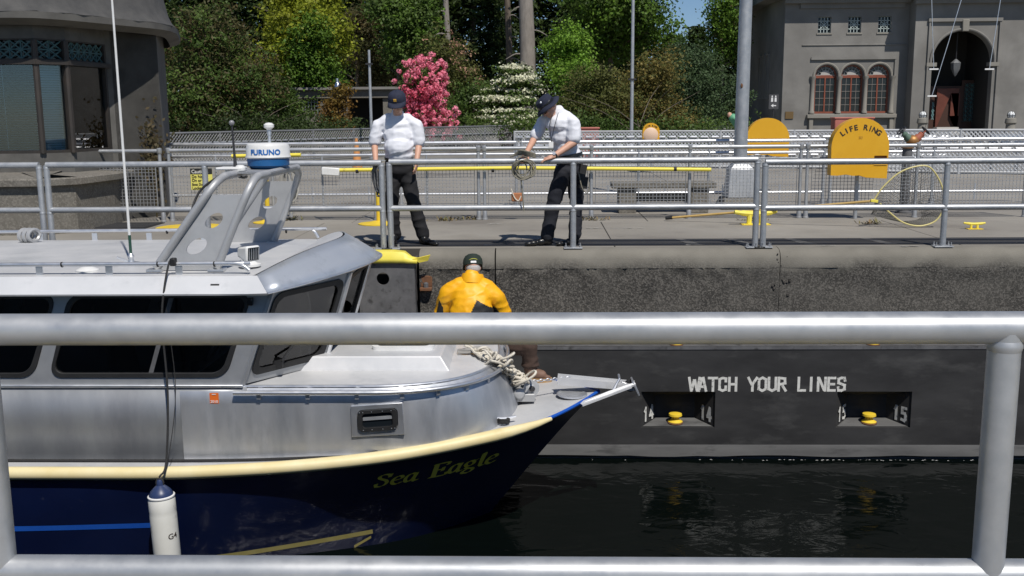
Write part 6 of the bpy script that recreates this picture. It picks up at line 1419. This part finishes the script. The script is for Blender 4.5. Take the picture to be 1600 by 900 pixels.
# low concrete shed among the shrubs
SY = 58; o = thing('garden_shed', 'low flat roofed concrete pavilion with dark opening behind the shrubs', 'shed', (at(545, 180, SY).x, SY, 0))
x0, x1 = at(462, 150, SY).x, at(622, 150, SY).x; zr, zf, zo = at(540, 138, SY).z, at(540, 150, SY).z, at(540, 153, SY).z
b = MB(); b.box(x0-.2, x1+.2, SY-.4, SY+4.4, zr-.08, zr+.06); b.build('roof_slab', conc_admin, o); b = MB(); b.box(x0, x1, SY-.15, SY+4.2, zo, zr-.08); b.build('beam', conc_plinth, o)
xo0, xo1 = at(542, 150, SY).x, at(598, 150, SY).x; b = MB(); b.box(xo1, xo1+.5, SY, SY+.4, 0, zo); b.build('column', conc_plinth, o); b = MB(); b.box(xo0-.25, xo0, SY, SY+.4, 0, zo); b.build('column', conc_plinth, o)
xg0, xg1 = at(466, 150, SY).x, at(500, 150, SY).x; zg = at(480, 178, SY).z; b = MB(); b.box(x0, xg1+.2, SY+.02, SY+.3, 0, zg); b.box(xg1, xg1+.3, SY, SY+.3, zg, zo); b.build('parapet', conc_plinth, o)
b = MB()
for i in range(8): x = xg0+(xg1-xg0)*i/7; b.tube([(x, SY+.1, zg), (x, SY+.1, zo)], .025, 4)
for j in range(1, 4): z = zg+(zo-zg)*j/4; b.tube([(xg0, SY+.1, z), (xg1, SY+.1, z)], .02, 4)
b.build('opening_grille', alu_dull, o); b = MB(); b.box(x0, x1, SY+2.5, SY+2.6, 0, zo); b.build('back_wall', dark_in, o)
for px, py, lab in ((428, 140, 'bright metal floodlight above the left end of the pavilion'), (527, 131, 'bright metal floodlight above the middle of the pavilion roof')):
    q = at(px, py, SY-.6); r = thing('floodlight', lab, 'lamp', (q.x, q.y, q.z-.35), 'floodlights by the pavilion'); b = MB(); b.lathe([(.1, .3), (.1, .15), (.13, .12), (.24, -.12), (.26, -.22), (.24, -.24)], q, n=14); b.build('lamp_hood', mat('chrome', (.8, .82, .85), None, rough=.15, metal=1), r); b = MB(); b.tube([q+V(0, .1, -.2), V(q.x, q.y+.3, 0)], .04, 6); b.build('stem', darkm, r)

# ================================================================== TREES AND SHRUBS
def leafmat(name, c, c2, isl=.4, tr=.4, sc=.5, rough=.55): return mat(name, c, c2, rough=rough, scale=sc, translucent=tr, island=isl, detail=2, spec=.25)
LM = {'dark': leafmat('dark_leaf', (0.031, 0.050, 0.016), (0.054, 0.085, 0.022)), 'olive': leafmat('olive_leaf', (0.093, 0.109, 0.028), (0.155, 0.155, 0.046)), 'lime': leafmat('lime_leaf', (0.202, 0.248, 0.019), (0.295, 0.310, 0.031)),
      'green': leafmat('green_leaf', (0.078, 0.155, 0.019), (0.124, 0.217, 0.028)), 'mid': leafmat('mid_leaf', (0.068, 0.116, 0.025), (0.106, 0.165, 0.035)), 'tan': leafmat('tan_leaf', (0.171, 0.139, 0.039), (0.232, 0.186, 0.054)),
      'bronze': leafmat('bronze_leaf', (0.109, 0.078, 0.034), (0.078, 0.085, 0.028)), 'blue': leafmat('blue_green_leaf', (0.062, 0.101, 0.046), (0.085, 0.132, 0.054)), 'russet': leafmat('russet_leaf', (0.186, 0.132, 0.028), (0.217, 0.109, 0.031)),
      'bright': leafmat('bright_leaf', (0.155, 0.295, 0.031), (0.202, 0.341, 0.046)), 'pink': leafmat('pink_petal', (.82, .17, .26), (.9, .36, .46), .22, .3), 'white': leafmat('white_petal', (.78, .76, .58), (.66, .68, .46), .2, .3), 'blush': leafmat('blush_petal', (.45, .24, .16), (.5, .34, .22), .2, .25)}
def leaves(name, m_, parent, C, Nn, L, W):
    """many small folded leaf faces; C centres, Nn facing, L length, W width"""
    n = len(C); t = nr.normal(size=(n, 3)); t -= Nn*np.sum(t*Nn, 1, keepdims=True); t /= np.linalg.norm(t, axis=1, keepdims=True)+1e-9; s = np.cross(Nn, t)
    L = (L*nr.uniform(.6, 1.3, n))[:, None]; W = (W*nr.uniform(.7, 1.2, n))[:, None]
    v = np.stack([C-t*L*.5, C+s*W*.5+Nn*W*.15, C+t*L*.5, C-s*W*.5+Nn*W*.15], 1).reshape(-1, 3)-np.array(parent.location)[None]
    me = bpy.data.meshes.new(name); me.vertices.add(4*n); me.loops.add(4*n); me.polygons.add(n)
    me.vertices.foreach_set('co', v.ravel().astype(np.float32)); me.loops.foreach_set('vertex_index', np.arange(4*n, dtype=np.int32)); me.polygons.foreach_set('loop_start', np.arange(0, 4*n, 4, dtype=np.int32))
    me.update(calc_edges=True); me.materials.append(m_); o = bpy.data.objects.new(name, me); COL.objects.link(o); o.parent = parent; return o
def cloud(ells, nc, per, sig, up_=.5, shell=.45, flat=1.0):
    """clump centres scattered through a set of ellipsoids, leaves scattered round each clump"""
    vol = np.array([e[3]*e[4]*e[5] for e in ells])**.8; idx = nr.choice(len(ells), nc, p=vol/vol.sum()); E = np.array(ells)[idx]
    d = nr.normal(size=(nc, 3)); d /= np.linalg.norm(d, axis=1, keepdims=True); r = nr.uniform(0, 1, nc)**shell
    c = E[:, :3]+d*E[:, 3:]*r[:, None]
    k = nr.poisson(per, nc)+2; ci = np.repeat(np.arange(nc), k); n = len(ci); sg = sig*nr.uniform(.5, 1.5, nc)[ci][:, None]
    C = c[ci]+nr.normal(size=(n, 3))*sg*np.array([1, 1, .7*flat]); out = d[ci]
    Nn = out*.6+nr.normal(size=(n, 3))*.7+np.array([0, -.15, up_]); Nn /= np.linalg.norm(Nn, axis=1, keepdims=True)
    keep = C[:, 2] > .05; return C[keep], Nn[keep]
def trunk(parent, base, h, r, m_=bark, limbs=5, crown_r=2, z0=.35):
    b = MB(); lean = V(rnd.gauss(0, .1), rnd.gauss(0, .1), 0); b.tube(spline([base, base+V(0, 0, h*.35)+lean*.5, base+V(0, 0, h*.7)+lean, base+V(0, 0, h)+lean*1.5], 3), [r*(1-.075*i) for i in range(10)], 9)
    t = b.build('trunk', m_, parent)
    for k in range(limbs):
        z = h*(z0+(.9-z0)*k/max(1, limbs)); a = k*2.4+rnd.random(); q = base+V(0, 0, z)+lean; e = crown_r*rnd.uniform(.6, 1)
        b = MB(); b.tube(spline([q, q+V(math.cos(a)*e*.4, math.sin(a)*e*.4, e*.25), q+V(math.cos(a)*e, math.sin(a)*e, e*.45)], 3), [r*.4, r*.35, r*.3, r*.25, r*.2, r*.13, r*.07], 6); b.build('limb', m_, t)
def box_ells(px0, px1, py0, py1, Y, n, depth=1.0, taper=.5, zlow=None):
    """crown made of n uneven lobes filling the outline seen from the quay"""
    out = []; a, c = at(px0, py1, Y), at(px1, py0, Y); z0 = max(.2, a.z) if zlow is None else zlow; w_ = c.x-a.x; h = c.z-z0; cx = (a.x+c.x)/2
    for k in range(n):
        t = (k+.5)/n; z = z0+h*(.12+.76*t); ww = w_/2*(1-taper*t**1.3); x = cx+rnd.uniform(-.55, .55)*ww; rx_ = ww*rnd.uniform(.42, .6)+.1*w_
        rx_ = min(rx_, ww-abs(x-cx)*.8+.15*w_); out.append((x, Y+rnd.uniform(-.4, .4)*w_*depth, z, rx_, rx_*depth, h/n*rnd.uniform(.9, 1.5)+.1*h))
    return out
def tree(name, label, cat, pxb, box, Y, m_, n, per=16, leaf=(.3, .16), sig=.35, lobes=7, taper=.5, th=None, tr_=.18, extra=None, group=None, tm=bark, up_=.5, zlow=None, shell=.45, depth=.9, flat=1.0):
    base = at(pxb, 200, Y); base = V(base.x, Y, 0); o = thing(name, label, cat, base, group)
    E = box_ells(*box[:4], Y, lobes, depth, taper, zlow); ztop_ = max(e[2]+e[5] for e in E); wid = max(abs(e[0]-base.x)+e[3] for e in E)
    trunk(o, base, ztop_*.8, tr_, tm, 5, wid*.7)
    C, Nn = cloud(E, int(n*.72), per*1.5, sig*.8, up_, shell, flat); leaves('crown', LM[m_], o, C, Nn, leaf[0]*.92, leaf[1]*.95)
    for nm, mm, cnt, pr_, sg, lf, sh in (extra or []):
        C, Nn = cloud(E, cnt, pr_, sg, .3, sh); leaves(nm, LM[mm], o, C, Nn, *lf)
    return o
def conifer(label, px, Y, h, r, m_="dark", n=1500, leaf=(.6, .26)):
    base = at(px, 200, Y); base = V(base.x, Y, 0); o = thing('conifer', label, 'tree', base, 'dark conifers at the back of the garden'); b = MB(); b.tube([base, base+V(.1, 0, h*.5), base+V(0, 0, h)], [.35, .22, .04], 8); b.build('trunk', bark, o)
    Cs = []; Ns = []
    for k in range(n):
        t = nr.uniform(.04, 1)**.8; z = h*t; rad = r*(1-t)**.75*nr.uniform(.35, 1.05); a = nr.uniform(0, 6.283); m = 12
        c = np.array([base.x+rad*math.cos(a), base.y+rad*math.sin(a), z-rad*.22]); C = c+nr.normal(size=(m, 3))*np.array([.38, .38, .2]); nn_ = np.array([math.cos(a)*.4, math.sin(a)*.4, .8])+nr.normal(size=(m, 3))*.5; nn_ /= np.linalg.norm(nn_, axis=1, keepdims=True); Cs.append(C); Ns.append(nn_)
    leaves('crown', LM[m_], o, np.concatenate(Cs), np.concatenate(Ns), *leaf)
g = 'dark conifers at the back of the garden'
for px, Y, h, r, lab in ((180, 95, 20, 5.5, 'dark conifer behind the control house roof'), (330, 92, 19, 5, 'dark conifer above the large rhododendron'), (470, 96, 22, 5.5, 'dark conifer behind the yellow green tree'), (585, 88, 22, 5, 'tall dark conifer above the pavilion roof'),
                         (665, 93, 23, 5, 'dark conifer left of the bare pale trunk'), (740, 90, 22, 5, 'dark conifer above the pale flowered rhododendron'), (250, 96, 21, 5.5, 'dark conifer behind the rhododendron left side'), (400, 90, 21, 5, 'dark conifer behind the rhododendron right side'), (530, 94, 22, 5, 'dark conifer behind the dull brownish tree'), (1150, 100, 13, 4.5, 'dark conifer just left of the administration building'), (815, 97, 23, 5.5, 'dark conifer behind the thick grey trunk'), (905, 95, 22, 5, 'dark conifer behind the bright green maple'), (975, 92, 20, 4.2, 'dark conifer behind the tall flagpole'), (1050, 105, 9, 4.5, 'low dark conifer under the patch of sky')):
    conifer(lab, px, Y, h, r)
conifer('small pointed conifer against the patch of sky', 1087, 84, 8.2, 1.7, n=260)
tree('rhododendron', 'large dark rhododendron with reddish shoots beside the control house', 'shrub', 330, (232, 440, 10, 215, 52), 52, 'mid', 900, 17, (.24, .11), .3, 12, .35, tr_=.16, extra=[('reddish_shoots', 'bronze', 800, 13, .3, (.22, .1), .22)], zlow=.3)
tree('yellow_green_tree', 'bright yellow green tree above the rhododendron', 'tree', 470, (385, 545, -60, 132, 61), 61, 'lime', 950, 17, (.26, .17), .4, 9, .25, tr_=.22)
tree('green_tree', 'fresh green conical tree above the pavilion roof', 'tree', 483, (432, 548, 28, 150, 59), 59, 'green', 800, 16, (.22, .12), .34, 9, .62, tr_=.16)
tree('shrub', 'rounded green shrub in front of the pavilion left end', 'shrub', 440, (385, 482, 112, 212, 54), 54, 'mid', 380, 15, (.2, .1), .25, 7, .3, tr_=.08, zlow=.2)
tree('maple', 'small russet maple in front of the pavilion', 'shrub', 530, (496, 560, 128, 210, 53), 53, 'russet', 300, 14, (.16, .1), .2, 6, .45, tr_=.06, zlow=.3)
tree('mixed_tree', 'dull brownish green tree right of the yellow green tree', 'tree', 560, (525, 620, -10, 150, 76), 76, 'bronze', 420, 14, (.3, .13), .42, 8, .35)
tree('broadleaf', 'dark broadleaf tree with bright leaf tips above the pink bush', 'tree', 625, (575, 700, -40, 110, 72), 72, 'mid', 560, 16, (.3, .17), .4, 8, .3, extra=[('young_leaves', 'green', 160, 10, .35, (.26, .16), .15)])
tree('rhododendron', 'tall rhododendron with pale blush flowers behind the pink bush', 'shrub', 710, (648, 772, 52, 205, 57), 57, 'olive', 620, 16, (.22, .1), .28, 9, .4, tr_=.12, extra=[('blossoms', 'blush', 150, 9, .14, (.14, .1), .12)], zlow=.3)
tree('dark_shrub', 'dark evergreen shrub right of the pink bush', 'shrub', 740, (690, 790, 120, 212, 54.5), 54.5, 'mid', 320, 15, (.2, .1), .26, 7, .3, tr_=.08, zlow=.2)
# pink rhododendron: leaves under many round flower trusses
base = V(at(662, 200, 50).x, 50, 0); o = thing('pink_rhododendron', 'pink rhododendron in full bloom right of the left man', 'shrub', base); trunk(o, base, 2.6, .07, bark, 5, 1.0)
E = box_ells(614, 708, 94, 212, 50, 10, .8, .35, .3); C, Nn = cloud(E, 240, 14, .16, .5, .5); leaves('crown', LM['mid'], o, C, Nn, .2, .09)
d = nr.normal(size=(520, 3)); d[:, 1] = -abs(d[:, 1])*.9; d /= np.linalg.norm(d, axis=1, keepdims=True); Ea = np.array(E)[nr.integers(0, len(E), 520)]; cc = Ea[:, :3]+d*(Ea[:, 3:]+.12)*nr.uniform(.95, 1.1, 520)[:, None]; cc = cc[cc[:, 2] > .4]
q = nr.normal(size=(len(cc), 26, 3)); q /= np.linalg.norm(q, axis=2, keepdims=True); C = (cc[:, None]+q*.12*nr.uniform(.7, 1.2, (len(cc), 1, 1))).reshape(-1, 3); leaves('flower_trusses', LM['pink'], o, C, q.reshape(-1, 3), .11, .1)
# white viburnum: layered tiers
base = V(at(800, 200, 52).x, 52, 0); o = thing('viburnum', 'white flowering viburnum in flat tiers behind the two men', 'shrub', base); trunk(o, base, 3, .07, bark, 5, 1.3)
tiers = []
for k in range(24):
    k *= .62; py = 102+6.6*k; hw = (16+3.4*k) if k < 9 else 46; q = at(800+rnd.uniform(-18, 18), py+rnd.uniform(-5, 5), 51+rnd.uniform(-1.0, .8)); tiers.append((q.x, q.y, max(.3, q.z), hw/24*rnd.uniform(.6, 1.0), hw/30, .1))
C, Nn = cloud(tiers, 520, 14, .17, 1.0, .5, .5); leaves('crown', LM['mid'], o, C, Nn, .2, .12)
C, Nn = cloud([(e[0], e[1]-.05, e[2]+.1, e[3], e[4], .08) for e in tiers], 800, 12, .12, .7, .45, .5); leaves('flower_plates', LM['white'], o, C, Nn, .12, .1)
tree('green_maple', 'bright green maple above the hatted man', 'tree', 885, (842, 930, 42, 135, 62), 62, 'bright', 430, 16, (.2, .14), .3, 7, .25, tr_=.1)
tree('green_shrub', 'light green shrub behind the hatted man', 'shrub', 905, (868, 935, 95, 205, 56), 56, 'green', 330, 15, (.18, .1), .26, 7, .35, tr_=.08, zlow=.2)
tree('broadleaf', 'big dark broadleaf tree with spreading crown before the patch of sky', 'tree', 955, (860, 1062, -60, 105, 74), 74, 'green', 900, 17, (.3, .18), .45, 12, .1, tr_=.28, extra=[('shaded_leaves', 'mid', 600, 15, .5, (.32, .18), .5)])
tree('azalea', 'tan olive azalea bush left of the flagpole', 'shrub', 930, (868, 1000, 105, 210, 51), 51, 'olive', 620, 16, (.17, .09), .26, 9, .3, tr_=.07, zlow=.2)
tree('azalea', 'large tan azalea bush right of the flagpole', 'shrub', 1010, (940, 1082, 85, 210, 53), 53, 'tan', 760, 16, (.17, .09), .28, 10, .4, tr_=.07, extra=[('green_leaves', 'olive', 300, 14, .3, (.18, .09), .3)], zlow=.2)
tree('laurel', 'blue green laurel bush left of the tall lamp post', 'shrub', 1090, (1022, 1175, 62, 212, 56), 56, 'blue', 950, 16, (.18, .09), .3, 10, .4, tr_=.08, zlow=.2)
tree('garden_tree', 'airy green tree beside the lamp post at the patch of sky', 'tree', 1128, (1094, 1165, -20, 95, 70), 70, 'green', 330, 14, (.26, .14), .4, 8, .35, tr_=.12, extra=[('reddish_leaves', 'bronze', 60, 10, .3, (.22, .12), .2)])
tree('hedge', 'dark low hedge behind the bright gate fence', 'hedge', 1000, (770, 1180, 178, 214, 47), 47, 'mid', 620, 15, (.17, .09), .3, 14, .1, tr_=.06, zlow=.1, depth=.2)
tree('hedge', 'dark low hedge behind the long grey gate fence', 'hedge', 400, (240, 640, 180, 214, 49), 49, 'dark', 620, 15, (.17, .09), .3, 14, .1, tr_=.06, zlow=.1, depth=.2)
for px, Y, r, lab, h in ((701, 80, .22, 'bare slim pale trunk rising above the blush rhododendron', 14), (823, 78, .55, 'thick grey trunk left of the bright green maple', 15), (795, 84, .25, 'slim dark trunk left of the thick grey trunk', 15)):
    base = V(at(px, 200, Y).x, Y, 0); o = thing('tree_trunk', lab, 'tree', base); b = MB(); b.tube(spline([base, base+V(.1, 0, h*.4), base+V(-.05, 0, h*.75), base+V(.1, 0, h)], 4), [r*1.2-r*.03*i for i in range(13)], 12); t = b.build('trunk', bark_pale if px != 795 else bark, o)
    for k in range(5): z = 6+k*1.7; a = rnd.choice((-1, 1))*rnd.uniform(.6, 1); b = MB(); b.tube(spline([base+V(0, 0, z), base+V(a*.8, -.2, z+.1), base+V(a*1.6, -.3, z-.3)], 3), [.07, .06, .055, .05, .04, .03, .02], 5); b.build('dead_limb', bark_pale, t)
    C, Nn = cloud([(base.x, Y, h*.97, 2.4, 2.2, 1.8)], 160, 14, .4, .5); leaves('crown', LM['dark'], o, C, Nn, .4, .18)
# far figure bending beyond the hedge line
Y = 44; q = at(1155, 192, Y); o = thing('person', 'tiny bending figure in green shirt far behind by the lamp post', 'person', (q.x, Y, 0)); b = MB(); k_ = V(q.x, Y, .95)
b.cap(k_, k_+V(-.28, 0, .42), .15, .17); b.ell(k_+V(-.42, 0, .55), (.1, .1, .12)); b.cap(k_+V(.05, 0, -.05), V(q.x+.02, Y-.1, .08), .1, .06); b.cap(k_+V(.05, 0, -.05), V(q.x+.12, Y+.12, .08), .1, .06)
body = blob(b, 'body', skin, o, .03, 2); b = MB(); b.cap(k_+V(.02, 0, 0), k_+V(-.27, 0, .42), .17, .19); b.cap(k_+V(-.25, -.15, .4), k_+V(.05, -.25, .2), .08, .06); blob(b, 'shirt', mat('green_shirt', (.12, .36, .2), None), o, .03, 2)
